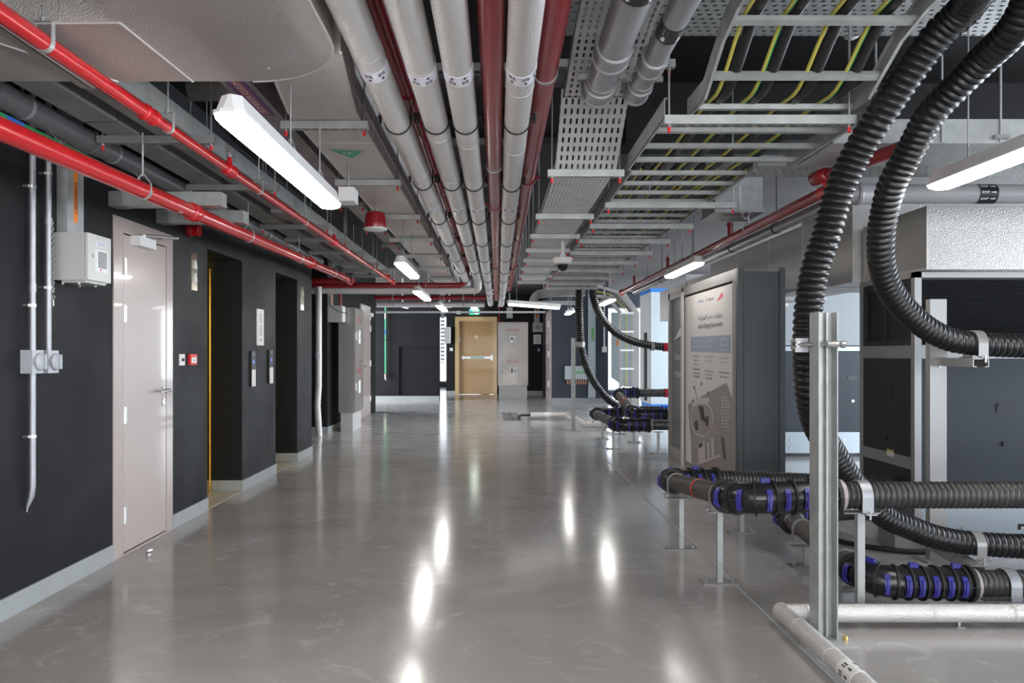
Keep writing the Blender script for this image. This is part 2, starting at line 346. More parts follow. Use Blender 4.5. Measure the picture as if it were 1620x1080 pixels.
# near door
fr = MB().box(-2.48, XL+.008, Y1, 4.893, 0, 2.178).box(-2.48, XL+.008, 5.531, Y2, 0, 2.178).box(-2.48, XL+.008, 4.893, 5.531, 2.083, 2.178).box(-2.49, XL+.012, Y1+.12, Y2-.10, 0, .012)
struct('trim_4', fr, M['frame'])
d1 = struct('door_1', B(-2.49, -2.437, 4.901, 5.523, .020, 2.074), M['door'])
for z in (ZZ(421,4.9), ZZ(496,4.9), ZZ(657,4.9), ZZ(815,4.9)):
    h = MB().cyl((-2.430, 4.901, z-.055), (-2.430, 4.901, z+.055), .010, 12).box(-2.436, -2.431, 4.903, 4.934, z-.05, z+.05)
    obj('hinge', h, M['steel'], d1)
zh = ZZ(617, 5.45)
hd = MB().cyl((-2.437,5.475,zh), (-2.38,5.475,zh), .011).tube(fillet([(-2.385,5.475,zh),(-2.375,5.43,zh),(-2.375,5.33,zh-.006)], .02), .010, 12).cyl((-2.437,5.475,zh),(-2.43,5.475,zh),.026,24)
obj('handle', hd, M['steel'], d1)
k = MB().cyl((-2.437,5.48,zh-.085),(-2.430,5.48,zh-.085),.028,24).box(-2.431,-2.427,5.476,5.484,zh-.1,zh-.07); obj('keyhole_plate', k, M['steel'], d1)
zc = ZZ(384, 5.1)
dc = obj('door_closer', B(-2.437,-2.37,4.99,5.22,zc-.032,zc+.032), M['white'], d1)
obj('closer_arm', MB().cyl((-2.40,5.1,zc+.03),(-2.40,5.1,zc+.055),.014).tube([(-2.40,5.1,zc+.05),(-2.25,5.29,zc+.06),(-2.405,5.45,zc+.075)],.009,8), M['steel'], dc)
d1.location.x += .022
# elevators
for i, (a, b, zt) in enumerate(((E1,E2,2.18),(E3,E4,2.195))):
    t = MB().box(-2.72,-2.70,a,a+.05,0,zt).box(-2.72,-2.70,b-.05,b,0,zt).box(-2.72,-2.70,a+.05,b-.05,zt-.08,zt)
    o = struct('door_%d' % (i+2), t, M['brass'])
    mid = (a+b)/2
    obj('door_panel', B(-2.718,-2.705,a+.05,mid-.002,.005,zt-.08), M['brass'], o); obj('door_panel', B(-2.718,-2.705,mid+.002,b-.05,.005,zt-.08), M['brass'], o)
# bay beyond the elevators, left
XB = -2.78
struct('wall_left_bay', MB().box(-5.5, XB, 12.4, 17.3, 0, CZ), M['wall'])
struct('baseboard_left_bay', MB().box(-4, XB, 12.388, 12.4, 0, .11).box(XB, XB+.012, 12.388, 15.2, 0, .11), M['skirt'])
d4 = struct('door_4', MB().box(XB, XB+.03, 15.3, 16.45, 0, 2.32), M['frame'])
obj('leaf', B(XB+.03, XB+.045, 15.4, 16.35, .01, 2.2), M['door'], d4)
for z in (.35, 1.1, 1.85, 2.1): obj('hinge', B(XB+.045, XB+.06, 16.33, 16.37, z-.06, z+.06), M['steel'], d4)
obj('handle', MB().cyl((XB+.045,15.5,1.05),(XB+.10,15.5,1.05),.012).cyl((XB+.1,15.49,1.05),(XB+.1,15.63,1.05),.01), M['steel'], d4)
obj('door_closer', B(XB+.045, XB+.12, 16.0, 16.3, 2.1, 2.17), M['white'], d4)
# far walls
YF = 21.4; xa, xb = -3.48, -1.64; ra, rb, rz = (631-VX)*YF/F, (693-VX)*YF/F, 1.51
fw = MB().box(xa, xb, YF+.06, YF+.3, 0, CZ).box(xa, ra, YF, YF+.06, 0, CZ).box(rb, xb, YF, YF+.06, 0, CZ).box(ra, rb, YF, YF+.06, rz, CZ)
struct('wall_far_left', fw, M['wall'])
struct('baseboard_far_left', MB().box(xa, xb, YF-.015, YF+.05, 0, .12), M['skirt'])
YD = 24.4; dx0, dx1, dz = (720-VX)*YD/F, (786.5-VX)*YD/F, 2.5
struct('wall_far', MB().box(-1.65, dx0, YD, YD+.3, 0, CZ).box(dx0, dx1, YD, YD+.3, dz, CZ).box(dx1, 3.0, YD, YD+.3, 0, CZ), M['blackw'])
struct('baseboard_far', MB().box(-1.65, dx0, YD-.015, YD, 0, .12).box(.95, 1.5, YD-.015, YD, 0, .12), M['skirt'])
fr = MB().box(dx0, dx0+.13, YD-.06, YD+.15, 0, dz).box(dx1-.13, dx1, YD-.06, YD+.15, 0, dz).box(dx0+.13, dx1-.13, YD-.06, YD+.15, dz-.14, dz)
d5 = struct('door_5', fr, mat('pale_gold_frame', (.55,.38,.18), .25, .15, coat=.2))
obj('leaf', B(dx0+.13, dx1-.13, YD+.06, YD+.11, .008, dz-.14), M['gold'], d5)
zb = ZZ(565.5, YD)
pb = MB().box(dx0+.25, dx1-.15, YD-.03, YD+.0, zb-.035, zb+.035).box(dx0+.22,dx0+.28,YD-.04,YD+.06,zb-.05,zb+.05).box(dx1-.21,dx1-.14,YD-.05,YD+.06,zb-.09,zb+.09)
pbo = obj('push_bar', pb, M['steel'], d5); obj('push_pad_label', B(dx0+.5, dx0+.95, YD-.033, YD-.03, zb-.018, zb+.018), M['greenl'], pbo)
obj('hinge', B(dx0+.12, dx0+.14, YD+.04, YD+.06, 1.7, 1.85), M['steel'], d5)
XR = 1.45; YR = 20.2
struct('wall_right_far', MB().box(XR, 2.95, YR, YD+.3, 0, CZ), M['wallb'])
struct('baseboard_right_far', MB().box(XR, 2.965, YR-.015, YR, 0, .13).box(2.95, 2.965, YR, YD, 0, .13), M['skirt'])
d6 = struct('door_6', B(XR-.03, XR, 20.25, 22.2, 0, 2.5), M['frame'])
obj('leaf', B(XR-.045, XR-.03, 20.38, 22.1, .01, 2.38), M['door'], d6)
for z in (.5, 1.3, 2.1): obj('hinge', B(XR-.1, XR-.045, 20.36, 20.40, z-.08, z+.08), M['white'], d6)
# glazed ends and sides of the hall
def glazed(wname, wins, axis, pos, a0, a1, z0, z1, th, n, idx):
    wm = MB(); st = (a1-a0)/n; mw = .12
    def bx(u0, u1, za, zb_, t0=0, t1=th):
        if axis == 'x': return (pos+t0, pos+t1, u0, u1, za, zb_)
        return (u0, u1, pos+t0, pos+t1, za, zb_)
    wm.box(*bx(a0, a1, 0, z0)).box(*bx(a0, a1, z1, CZ))
    for i in range(n+1):
        u = a0+i*st; wm.box(*bx(max(a0, u-mw), min(a1, u+mw), z0, z1))
    struct(wname, wm, M['wallb'])
    for i in range(n):
        u0, u1 = a0+i*st+mw, a0+(i+1)*st-mw; u0 = max(u0, a0); f = MB(); c = .04
        f.box(*bx(u0, u0+c, z0, z1, .02, .08)).box(*bx(u1-c, u1, z0, z1, .02, .08)).box(*bx(u0+c, u1-c, z0, z0+c, .02, .08)).box(*bx(u0+c, u1-c, z1-c, z1, .02, .08))
        wo = struct('window_%d' % (idx+i), f, M['post'])
        obj('pane', MB().box(*bx(u0+c, u1-c, z0+c, z1-c, .045, .051)), M['glass'], wo)
glazed('wall_right', None, 'x', 9.0, -5, 24.4, .3, 2.95, .3, 6, 1)
glazed('wall_far_right', None, 'y', 24.4, 2.97, 9.0, .12, 2.8, .3, 3, 7)
glazed('wall_far_back', None, 'y', 30.0, -7, -.5, .2, 2.8, .3, 2, 10)
glazed('wall_back_fill_glazing', None, 'y', -4.6, -2.4, 9.0, .2, 3.0, .3, 3, 12)  # unseen wall, its glazing added to let in soft frontal light
struct('wall_outer_left', MB().box(-7, -6.8, 9.88, 30, 0, CZ).box(-7, -2.4, -5, -4.6, 0, CZ).box(-7,-3.0,9.7,9.88,0,CZ), M['wall'])
struct('wall_behind', MB().box(-.5, -.3, 24.7, 30, 0, CZ), M['wall'])

# ============================================================ LEFT WALL FITTINGS
def ball(c, r, mb, ax=(0,0,1)): return mb.lathe(c, ax, [(-r*math.cos(a*math.pi/8), r*math.sin(a*math.pi/8)) for a in range(9)], 16)
# conduits with isolators
for i, (px, clz, top, side) in enumerate(((50, (295, 483, 690), 244, 'left'), (75, (275, 455), 255, 'right'))):
    Y = LY(px, XL+.03); X = XL+.035; R = .0155
    zt = 3.25; iso = ZZ(572, Y)
    t = thing('conduit', (X, Y, iso if i else .5), 'silver wall conduit above the %s grey switch box, %s' % (side, 'continuing below to a bent end' if not i else 'with a chain hanging beside it'), 'conduit')
    if i == 0:
        pts = [(X,Y,zt),(X,Y,ZZ(770,Y)),(X-.004,Y-.004,ZZ(785,Y)),(XL+.018,Y-.012,ZZ(800,Y))]
        obj('tube', MB().tube(pts, [R,R,R*.95,R*.5], 16), M['conduit'], t)
        obj('cable_tail', MB().tube([(XL+.018,Y-.012,ZZ(799,Y)),(XL+.014,Y-.014,ZZ(809,Y))],[.005,.002],8), M['greybox'], t)
    else: obj('tube', MB().cyl((X,Y,zt),(X,Y,iso),R), M['conduit'], t)
    for cy in clz:
        z = ZZ(cy, Y); obj('saddle_clip', MB().band((X,Y,z),(0,0,1),R,.014,.003).box(XL,X-R,Y-.02,Y-.008,z-.007,z+.007).cyl((XL,Y-.022,z),(XL+.03,Y-.022,z),.008,10), M['steel'], t)
    obj('coupling', MB().cyl((X,Y,ZZ(455 if i==0 else 350,Y)-.02),(X,Y,ZZ(455 if i==0 else 350,Y)+.02),R*1.2), M['conduit'], t)
    s = thing('isolator_switch', (XL, Y, iso-.06), 'grey weatherproof switch box on the charcoal wall, the %s of the pair' % ('nearer' if i==0 else 'farther'), 'switch', 'weatherproof switch boxes')
    bx = MB().prism([(XL,Y-.045),(XL+.06,Y-.045),(XL+.07,Y-.035),(XL+.07,Y+.035),(XL+.06,Y+.045),(XL,Y+.045)], iso-.06, iso+.06, 'z'); obj('housing', bx, M['plast'], s)
    fl = MB().lathe((XL+.07,Y,iso), (1,0,0), [(0,.046),(.012,.045),(.02,.036),(.022,.02)], 20); obj('lid', fl, M['plast'], s)
    obj('lever', B(XL+.09,XL+.105,Y-.008,Y+.008,iso-.038,iso+.038), M['plast'], s)
# chain with hook
def chain(name, pts, label, mt, lw=.006, step=.016):
    rs = resample(pts, step); mb = MB()
    for i, (a, b) in enumerate(zip(rs, rs[1:])):
        d = (b-a).normalized(); s1 = d.cross(Vector((0,1,.1)) if i % 2 else Vector((1,.1,0))).normalized(); c = (a+b)/2
        loop = [c+d*(step*.62*math.cos(t*math.pi/4))+s1*(lw*math.sin(t*math.pi/4)) for t in range(9)]
        mb.tube(loop, .0016, 5, False)
    o = obj(name, mb, mt); tag(o, label, 'chain'); return o
Yc = LY(81, XL+.025)
c0 = chain('chain', [Vector((XL+.03,Yc,ZZ(345,Yc))), Vector((XL+.03,Yc+.01,ZZ(465,Yc)))], 'short steel chain hanging on the charcoal wall beside the conduit', M['steel'])
obj('hook', MB().ring((XL+.03,Yc+.01,ZZ(470,Yc)),(1,0,0),.012,.003,0,330).cyl((XL+.03,Yc+.01,ZZ(474,Yc)),(XL+.03,Yc+.01,ZZ(484,Yc)),.004,8), M['steel'], c0)
# lighting panel box and trunking
ya, yb, xf, z0, z1 = 4.14, 4.39, -2.237, 1.705, 1.965
t = thing('electrical_panel_box', (XL, 4.26, z0), 'grey metal electrical box with a round lock under the lighting trunking', 'electrical box')
obj('enclosure', B(XL, xf-.018, ya, yb, z0, z1), M['greybox'], t); 
dr = obj('door', B(xf-.014, xf, ya+.004, yb, z0+.004, z1), M['offw'], t)
obj('lock', MB().cyl((xf,ya+.055,1.845),(xf+.012,ya+.055,1.845),.011,16), M['steel'], dr)
vp = obj('vent_plate', B(xf, xf+.006, ya+.08, yb-.045, 1.76, 1.885), M['white'], dr)
gl = MB()
for k in range(9): gl.box(xf+.006, xf+.008, ya+.098, yb-.06, 1.785+k*.0103, 1.790+k*.0103)
obj('legend_lines', gl, M['ink'], vp); obj('red_marker', B(xf+.006,xf+.008,ya+.118,ya+.133,1.768,1.777), M['redb'], vp)
sl = obj('sticker', B(xf, xf+.002, ya+.085, yb-.055, 1.90, 1.935), M['white'], dr)
gl = MB()
for k in range(4): gl.box(xf+.002, xf+.003, ya+.095, yb-.067, 1.906+k*.007, 1.908+k*.007)
obj('sticker_lines', gl, M['inkb'], sl)
g = MB().box(XL+.03, xf-.02, ya+.02, yb-.02, z0-.012, z0)
for q in ((-2.39,4.17),(-2.3,4.17),(-2.3,4.34),(-2.39,4.34)): g.cyl((q[0],q[1],z0-.022),(q[0],q[1],z0-.01),.007,8)
obj('gland_plate', g, M['greybox'], t)
t = thing('cable_trunking', (XL, 4.25, z1+.002), 'vertical galvanised trunking with an orange lettered strip, above the grey box', 'trunking', )
obj('body', B(XL, -2.362, 4.165, 4.33, z1+.002, 3.0), M['galv'], t)
bl = MB()
for z in (ZZ(290,4.2), 2.62): 
    for y in (4.185, 4.31): bl.cyl((-2.362,y,z),(-2.356,y,z),.008,10)
obj('bolts', bl, M['steel'], t)
zl0, zl1 = ZZ(352,4.25), ZZ(262,4.25)
lb = obj('label_strip', B(-2.362,-2.3605,4.228,4.268,zl0,zl1), M['orange'], t)
text('LIGHTING', (-2.3600,4.248,(ZZ(338,4.25)+ZZ(288,4.25))/2), (0,0,1), (0,-1,0), ZZ(288,4.25)-ZZ(338,4.25), .031, M['ink'], lb)
# floor door stop
tag(obj('door_stop', ball((-2.26,4.92,.028), .024, MB().cyl((-2.26,4.92,0),(-2.26,4.92,.02),.016)), M['steel']), 'small chrome dome door stop on the floor in front of the taupe door', 'door stop')
# red sounder
Y = LY(308, XL+.05); z = ZZ(365, Y)
t = thing('fire_sounder', (XL, Y, z-.05), 'red round fire alarm sounder high on the wall between taupe door and first elevator', 'alarm')
obj('base', MB().lathe((XL,Y,z),(1,0,0),[(0,.05),(.03,.05),(.035,.045)],24), M['redd'], t)
obj('horn', MB().lathe((XL+.035,Y,z),(1,0,0),[(0,.04),(.03,.042),(.05,.05),(.055,.046),(.045,.02)],24), M['red'], t)
# hall lanterns
for i, (x0, x1, yt, yb_, nm) in enumerate(((302,311,398,458,'first'),(475,480,452,490,'second'))):
    a, b = LY(x0), LY(x1); za, zb_ = ZZ(yb_, a), ZZ(yt, a)
    t = thing('elevator_lantern', (XL, (a+b)/2, za), 'brass plate with two white arrow lanterns beside the %s elevator opening' % nm, 'elevator lantern', 'elevator arrow lanterns')
    obj('plate', B(XL, XL+.006, a, b, za, zb_), M['brassp'], t)
    H = zb_-za; ym = (a+b)/2
    for k, (zz, s) in enumerate(((za+H*.68,1),(za+H*.34,1))):
        pr = MB().prism([(ym-.026,zz-.032*s),(ym+.026,zz-.032*s),(ym,zz+.036*s)], XL+.006, XL+.020, 'x'); obj('arrow_lens', pr, M['white'], t)
# switch and call point
for nm, x0, x1, m_, lab, cat in (('key_switch_plate',283,291,'brassp','small pale plate with a dark key switch beside the red call point','switch'),('manual_call_point',297.5,308,'redb','red square manual call point on the wall left of the first elevator','alarm')):
    a, b = LY(x0), LY(x1); za, zb_ = ZZ(578 if m_=='brassp' else 577, a), ZZ(560, a)
    t = thing(nm, (XL,(a+b)/2,za), lab, cat)
    if m_ == 'brassp':
        obj('plate', B(XL,XL+.008,a,b,za,zb_), M['poster'], t); obj('key_switch', MB().cyl((XL+.008,(a+b)/2,(za+zb_)/2),(XL+.02,(a+b)/2,(za+zb_)/2),.012), M['black'], t)
    else:
        obj('housing', B(XL,XL+.02,a,b,za,zb_), M[m_], t); e = obj('press_panel', B(XL+.02,XL+.023,a+.02,b-.02,za+.015,zb_-.025), M['white'], t)
        obj('press_mark', MB().cyl((XL+.023,(a+b)/2,za+.035),(XL+.025,(a+b)/2,za+.035),.008,12), M['ink'], e)
# signs by the call panels
a, b = LY(405.5), LY(416); za, zb_ = ZZ(546,a), ZZ(488,a)
t = thing('notice_plate', (XL,(a+b)/2,za), 'tall pale notice plate with small printed lines between the two elevators', 'sign')
obj('plate', B(XL,XL+.01,a,b,za,zb_), M['poster'], t)
ln = MB(); H = zb_-za
for k in range(5): ln.box(XL+.01,XL+.012,a+.07,b-.07,zb_-H*(.12+.055*k),zb_-H*(.145-.0+.055*k)+.004)
for k in range(5): ln.box(XL+.01,XL+.012,a+.06,b-.06,zb_-H*(.46+.06*k),zb_-H*(.485+.06*k)+.004)
ln.cyl((XL+.01,(a+b)/2,za+H*.14),(XL+.012,(a+b)/2,za+H*.14),.012,12)
obj('printed_lines', ln, M['ink'], t)
for i, (x0, x1, yt, yb_) in enumerate(((394.5,401,555,612),(423,429,553,607))):
    a, b = LY(x0), LY(x1); za, zb_ = ZZ(yb_,a), ZZ(yt,a); H = zb_-za
    t = thing('elevator_call_panel', (XL,(a+b)/2,za), 'slim black and cream elevator call panel, the %s of the pair between the openings' % ('nearer' if i==0 else 'farther'), 'elevator panel', 'elevator call panels')
    obj('body', B(XL,XL+.022,a,b,za,zb_), M['black'], t)
    obj('cream_plate', B(XL+.022,XL+.025,a+.006,b-.006,za+.004,za+H*.48), M['poster'], t)
    obj('button', MB().cyl((XL+.022,(a+b)/2,zb_-.03),(XL+.027,(a+b)/2,zb_-.03),.008,12), M['white'], t)
    obj('display', B(XL+.022,XL+.024,(a+b)/2-.012,(a+b)/2+.012,za+H*.66,za+H*.74), emit('call_display_%d'%i,(.1,.2,.9),1.2), t)

# ---- bay beyond: vertical insulated pipe, cabinet, small box
def wrap_pipe(name, pts, r, label, m='foil', seams=(), cat='pipe', group=None, seg=28, collar=.0025):
    o = obj(name, MB().tube(pts, r, seg), M[m], None, 1.0); tag(o, label, cat, group)
    for s in seams:
        p, ax = s; sb = MB().band(p, ax, r-.0005, .012, collar, n=28); obj('seam_band', sb, M['tape'], o)
    return o
X, Y = (505-VX)*12.05/F, 12.05
p = wrap_pipe('insulated_riser_pipe', [(X,Y,0),(X-.03,Y,.5),(X-.01,Y,.8),(X-.01,Y,2.37)], .05, 'silver foil wrapped vertical pipe standing on the floor past the elevators', seams=[((X-.025,Y,.52),(0,0,1)),((X-.01,Y,1.05),(0,0,1)),((X-.01,Y,1.55),(0,0,1))])
obj('label_band', MB().band((X-.01,Y,1.27),(0,0,1),.05,.10,.002), M['white'], p)
mk = MB()
for dx in (-.022,.018):
    for dz_ in (-.025,.02): mk.box(X-.01+dx-.008,X-.01+dx+.008,Y-.056,Y-.046,1.27+dz_-.008,1.27+dz_+.008)
obj('label_marks', mk, M['inkb'], p)
def fire_cabinet(x0,x1,y0,y1,zp,zt,front,label,lab1,lab2,px):
    """front: 'y' faces the camera, 'x' faces +X"""
    t = thing('fire_hose_cabinet', ((x0+x1)/2,(y0+y1)/2,0), label, 'fire cabinet')
    obj('plinth', B(x0+.03,x1-.03,y0+.03,y1-.0,0,zp), M['greybox'], t)
    obj('body', B(x0,x1,y0,y1,zp,zt), M['stain'], t)
    zm = zp+(zt-zp)*.49
    for k, (a, b) in enumerate(((zp+.03,zm-.006),(zm+.006,zt-.02))):
        if front == 'y': d = obj('door', B(x0+.01,x1-.01,y0-.018,y0,a,b), M['stain'], t)
        else: d = obj('door', B(x1,x1+.018,y0+.01,y1-.01,a,b), M['stain'], t)
        H = b-a
        if front == 'y':
            cx = (x0+x1)/2; W = x1-x0; yy = y0-.018
            pic = obj('pictogram', B(cx-.09,cx+.09,yy-.003,yy,a+H*.36,a+H*.58), M['white'], d)
            q = MB()
            if k: q.lathe((cx-.03,yy-.003,a+H*.5),(0,-1,0),[(0,.035),(.003,.035)],16).box(cx+.03,cx+.05,yy-.006,yy-.003,a+H*.39,a+H*.5)
            else: q.box(cx-.05,cx-.01,yy-.006,yy-.003,a+H*.39,a+H*.53).box(cx+.03,cx+.055,yy-.006,yy-.003,a+H*.42,a+H*.5).box(cx-.05,cx+.0,yy-.006,yy-.003,a+H*.54,a+H*.56)
            obj('pictogram_mark', q, M['ink'], pic)
            for j, s in enumerate(((lab1, arab('بكرة حريق')),(lab2, arab('طفاية حريق')))[1-k]):
                text(s, (cx, yy-.001, a+H*(.76 if j == 0 else .82)), (1,0,0),(0,0,1), .34, .045, M['inkr'], d)
            obj('latch', MB().ring((x0+.11,yy-.006,a+H*.48),(0,1,0),.05,.006), M['steel'], d)
        else:
            cy = (y0+y1)/2; xx = x1+.018
            obj('pictogram', B(xx,xx+.003,cy-.09,cy+.09,a+H*.34,a+H*.6), M['white'], d)
            for j, s in enumerate((lab1, arab('حريق'))): text(s, (xx+.001, cy, a+H*(.78 if j == 0 else .84)), (0,1,0),(0,0,1), .4, .04, M['inkr'], d)
            obj('latch', B(xx,xx+.02,y0+.1,y0+.13,a+H*.4,a+H*.56), M['steel'], d)
    return t
c = fire_cabinet(-2.66,-2.40,12.7,13.5,.32,2.08,'x','stainless fire cabinet seen side-on beside the left-hand taupe door','FIRE HOSE REEL','',0)
c = fire_cabinet(.01,.90,22.3,22.65,.38,2.24,'y','wide stainless two-door fire cabinet to the right of the gold door','FIRE HOSE REEL','FIRE EXTINGUISHER',0)
t = thing('wall_control_box', (-2.72,12.55,1.95), 'small grey control box on the wall above the side-on stainless cabinet', 'electrical box')
obj('enclosure', B(-2.78+.0,-2.55,12.42,12.66,ZZ(509,12.4),ZZ(483,12.4)), M['greybox'], t)
obj('front_plate', B(-2.55,-2.535,12.43,12.65,ZZ(508,12.4),ZZ(484,12.4)), M['white'], t)
obj('cable', MB().tube(smooth_path([(-2.75,12.40,ZZ(468,12.4)),(-2.73,12.38,ZZ(482,12.4)),(-2.6,12.37,ZZ(492,12.4)),(-2.45,12.40,ZZ(496,12.4))]),.006,6), M['cable'], t)
t = thing('cable_trunking', (-2.74,12.5,2.1), 'short vertical trunking with orange strip above the small grey control box', 'trunking')
obj('body', B(-2.78,-2.72,12.42,12.56,ZZ(483,12.4)+.002,2.55), M['galv'], t); obj('label_strip', B(-2.72,-2.715,12.46,12.52,2.13,2.35), M['orange'], t)
tag(obj('red_drop_pipe', MB().cyl((-2.60,12.55,2.09),(-2.60,12.55,2.35),.022), M['redd']), 'short red vertical pipe stub over the small grey control box', 'pipe')

# ============================================================ OVERHEAD SERVICES
def strut(x0, x1, Y, z, label, group, rods=(None,), cap=True, h=.041, rod_x=None, top=None):
    """slotted channel along X whose underside is at z; threaded rods rise to the ceiling"""
    t = thing('support_channel', ((x0+x1)/2, Y, z), label, 'support channel', group)
    th = .003; s = MB().box(x0,x1,Y-h/2,Y-h/2+th,z,z+h).box(x0,x1,Y+h/2-th,Y+h/2,z,z+h).box(x0,x1,Y-h/2+th,Y+h/2-th,z+h-th,z+h)
    s.box(x0,x1,Y-h/2+th,Y+h/2-th,z,z+th)
    n = int((x1-x0)/.05)
    obj('channel', s, M['galvd' if group and ('left trays' in group or 'pipe bundle' in group or 'narrow' in group) else 'galv'], t)  # darker copy puts the weaker light of the left side into the channel colour
    sl = MB()
    for k in range(n): 
        xx = x0+(k+.5)*(x1-x0)/n; sl.box(xx-.014,xx+.014,Y-.006,Y+.006,z-.0006,z)
    if Y < 6.5: obj('slots', sl, M['black'], t)
    for rx in (rod_x or (x0+.025, x1-.025)):
        obj('hanger_rod', MB().cyl((rx,Y,z-.012),(rx,Y,top or (CZ if Y<7 else CZ-.06)),.005,8), M['rod'], t)
        obj('nut', MB().cyl((rx,Y,z-.010),(rx,Y,z),.010,6), M['rod'], t)
        if cap: obj('red_end_cap', MB().cyl((rx,Y,z-.035),(rx,Y,z-.010),.008,10), M['redb'], t)
    return t
# ---- the five-pipe bundle along the hall
def ring_y(k): return 1.2/ (.00287+.001*k) * 0 + 1200*1.137*(.00287+.001*k)
HP = 2.5
whites = [(-.429, 13.0, 'leftmost of the four'), (-.265, 12.0, 'second from the left of the four'), (-.1375, 18.2, 'third from the left of the four'), (.0825, 18.2, 'rightmost of the four')]
pipes_w = []
for i, (rx, yend, wh) in enumerate(whites):
    X = rx*1.2; r = .0635
    t = thing('insulated_pipe', (X, 4, HP), 'long silver foil-wrapped overhead pipe, %s running down the hall' % wh, 'pipe', 'foil-wrapped pipes down the middle')
    pts = [(X, y, HP) for y in (-1.5, 1, 3, 5, 7, 9, 11)]+[(X, yend, HP)]
    if i == 1: pts = fillet([(X,-1.5,HP),(X,12.1,HP),(X-.0,12.27,HP-.16),(X-.30,12.27,HP-.165),(-3.3,12.27,HP-.165)],.07,6)
    if i == 0: pts = fillet([(X,-1.5,HP),(X,12.9,HP),(X,12.95,HP+.35)],.07,6)
    if i >= 2: pts = fillet([(X,-1.5,HP),(X,18.2+.2*(i==3),HP),(X,18.2+.2*(i==3),HP+.35)],.07,6)
    obj('jacket', MB().tube(pts, r, 28), M['foil'], t, 1.0)
    k0 = .4+.13*i
    for k in range(14):
        y = 1.6+k0+k*.98
        if y < yend-.3: obj('seam_band', MB().band((X,y,HP),(0,1,0),r-.0004,.010,.0022,n=28), M['tape'], t)
    for yy in (3.17-.04*(i==0), 6.05, 9.4):
        if yy > yend: continue
        lb = obj('label_band', MB().band((X,yy,HP),(0,1,0),r,.10*(1.3 if yy>4 else 1),.0015,180,360,20), M['labelw'], t)
        mk = MB(); up_ = i in (1, 2)
        for a in (-62, -12, 38) if i == 0 else (-35, 18, 62) if i == 3 else (-22, 28):
            an = math.radians(a-90+ (0)); d = Vector((math.cos(an),0,math.sin(an))); tn = Vector((-math.sin(an),0,math.cos(an))); c = Vector((X,yy,HP))+d*(r+.0018)
            ay = Vector((0,-1 if up_ else 1,0))
            # stacked lettering blocks
            for u in (-1,1):
                for v in (-1,1):
                    q = c-ay*.020+tn*(u*.0085)+ay*(v*.0085)
                    for w_ in (-1,0,1): mk.obox(q+tn*w_*.0052, tn, ay, d, .0012, .0064, .0004)
                    mk.obox(q, tn, ay, d, .0064, .0012, .0004)
            e = c+ay*.024
            mk.obox(e-ay*.006, tn, ay, d, .004, .008, .0004); mk.add([e+ay*.014+d*.0004, e-ay*.001+tn*.012+d*.0004, e-ay*.001-tn*.012+d*.0004],[(0,1,2)])
        obj('flow_marks', mk, M['ink'], lb)
    for k in range(10):
        y = ring_y(k)+.02*(i-1.5)*(k%2)
        if y > yend-.2: break
        ub = MB().ring((X,y,HP),(0,1,0),r+.003,.0045,180,360,18,8)
        for s in (-1,1): ub.cyl((X+s*(r+.003),y,HP-.002),(X+s*(r+.003),y,HP+.075),.0045,8).box(X+s*(r+.016)-.022,X+s*(r+.016)+.022,y-.014,y+.014,HP+.02,HP+.026).cyl((X+s*(r+.026),y,HP-.01),(X+s*(r+.026),y,HP+.045),.008,6)
        obj('u_bolt', ub, M['rubber'] if k%1==0 else M['steel'], t)
# red pipes within the bundle
for nm, X, z, r, yend, lab, cl in (('a',-.342*1.4,2.70,.043,12.9,'dark red overhead pipe between the first and second foil-wrapped pipes',(4.05,6.5,8.6,10.8)),
                          ('b',-.019*1.2,2.52,.050,16.9,'straight dark red overhead pipe between the third and fourth foil-wrapped pipes',(4.9,6.2,8.3,10.4,12.6,14.8)),
                          ('c',.170*1.3,2.60,.054,15.2,'dark red overhead pipe right of all the foil-wrapped pipes',(3.5,5.6,8.3,11.2))):
    t = thing('fire_pipe', (X,4,z), lab, 'pipe', 'red pipes down the middle')
    if nm == 'a': pts = fillet([(X,-1.5,z),(X,12.0,z),(X-.02,12.2,z-.25),(-.62,12.15,2.40),(-3.3,12.10,2.40)],.12,7)
    elif nm == 'b': pts = fillet([(X,-1.5,z),(X,yend,z),(X,yend,z+.4)],.10,7)
    else: pts = fillet([(X,-1.5,z),(X,yend,z),(X,yend,z+.4)],.10,7)
    obj('tube', MB().tube(pts, r, 24), M['redd'], t, 1.0)
    for k, y in enumerate(cl):
        if k % 2 == (0 if nm != 'a' else 1): obj('clamp', MB().band((X,y,z),(0,1,0),r,.022,.004), M['galv'], t)
        else:
            cp = MB().band((X,y,z),(0,1,0),r,.045,.011).box(X-r-.034,X-r-.008,y-.022,y+.022,z-.014,z+.014).box(X+r+.008,X+r+.034,y-.022,y+.022,z-.014,z+.014).cyl((X+r+.024,y-.035,z),(X+r+.024,y+.035,z),.006,8)
            obj('coupling', cp, M['redd'], t)
# channels above the bundle
for k in range(9):
    y = ring_y(k)
    strut(-.66, .30, y+.0, HP+.078 if False else 2.755, 'galvanised channel over the middle pipe bundle, %s the camera' % OC[k], 'channels above the pipe bundle', cap=False)
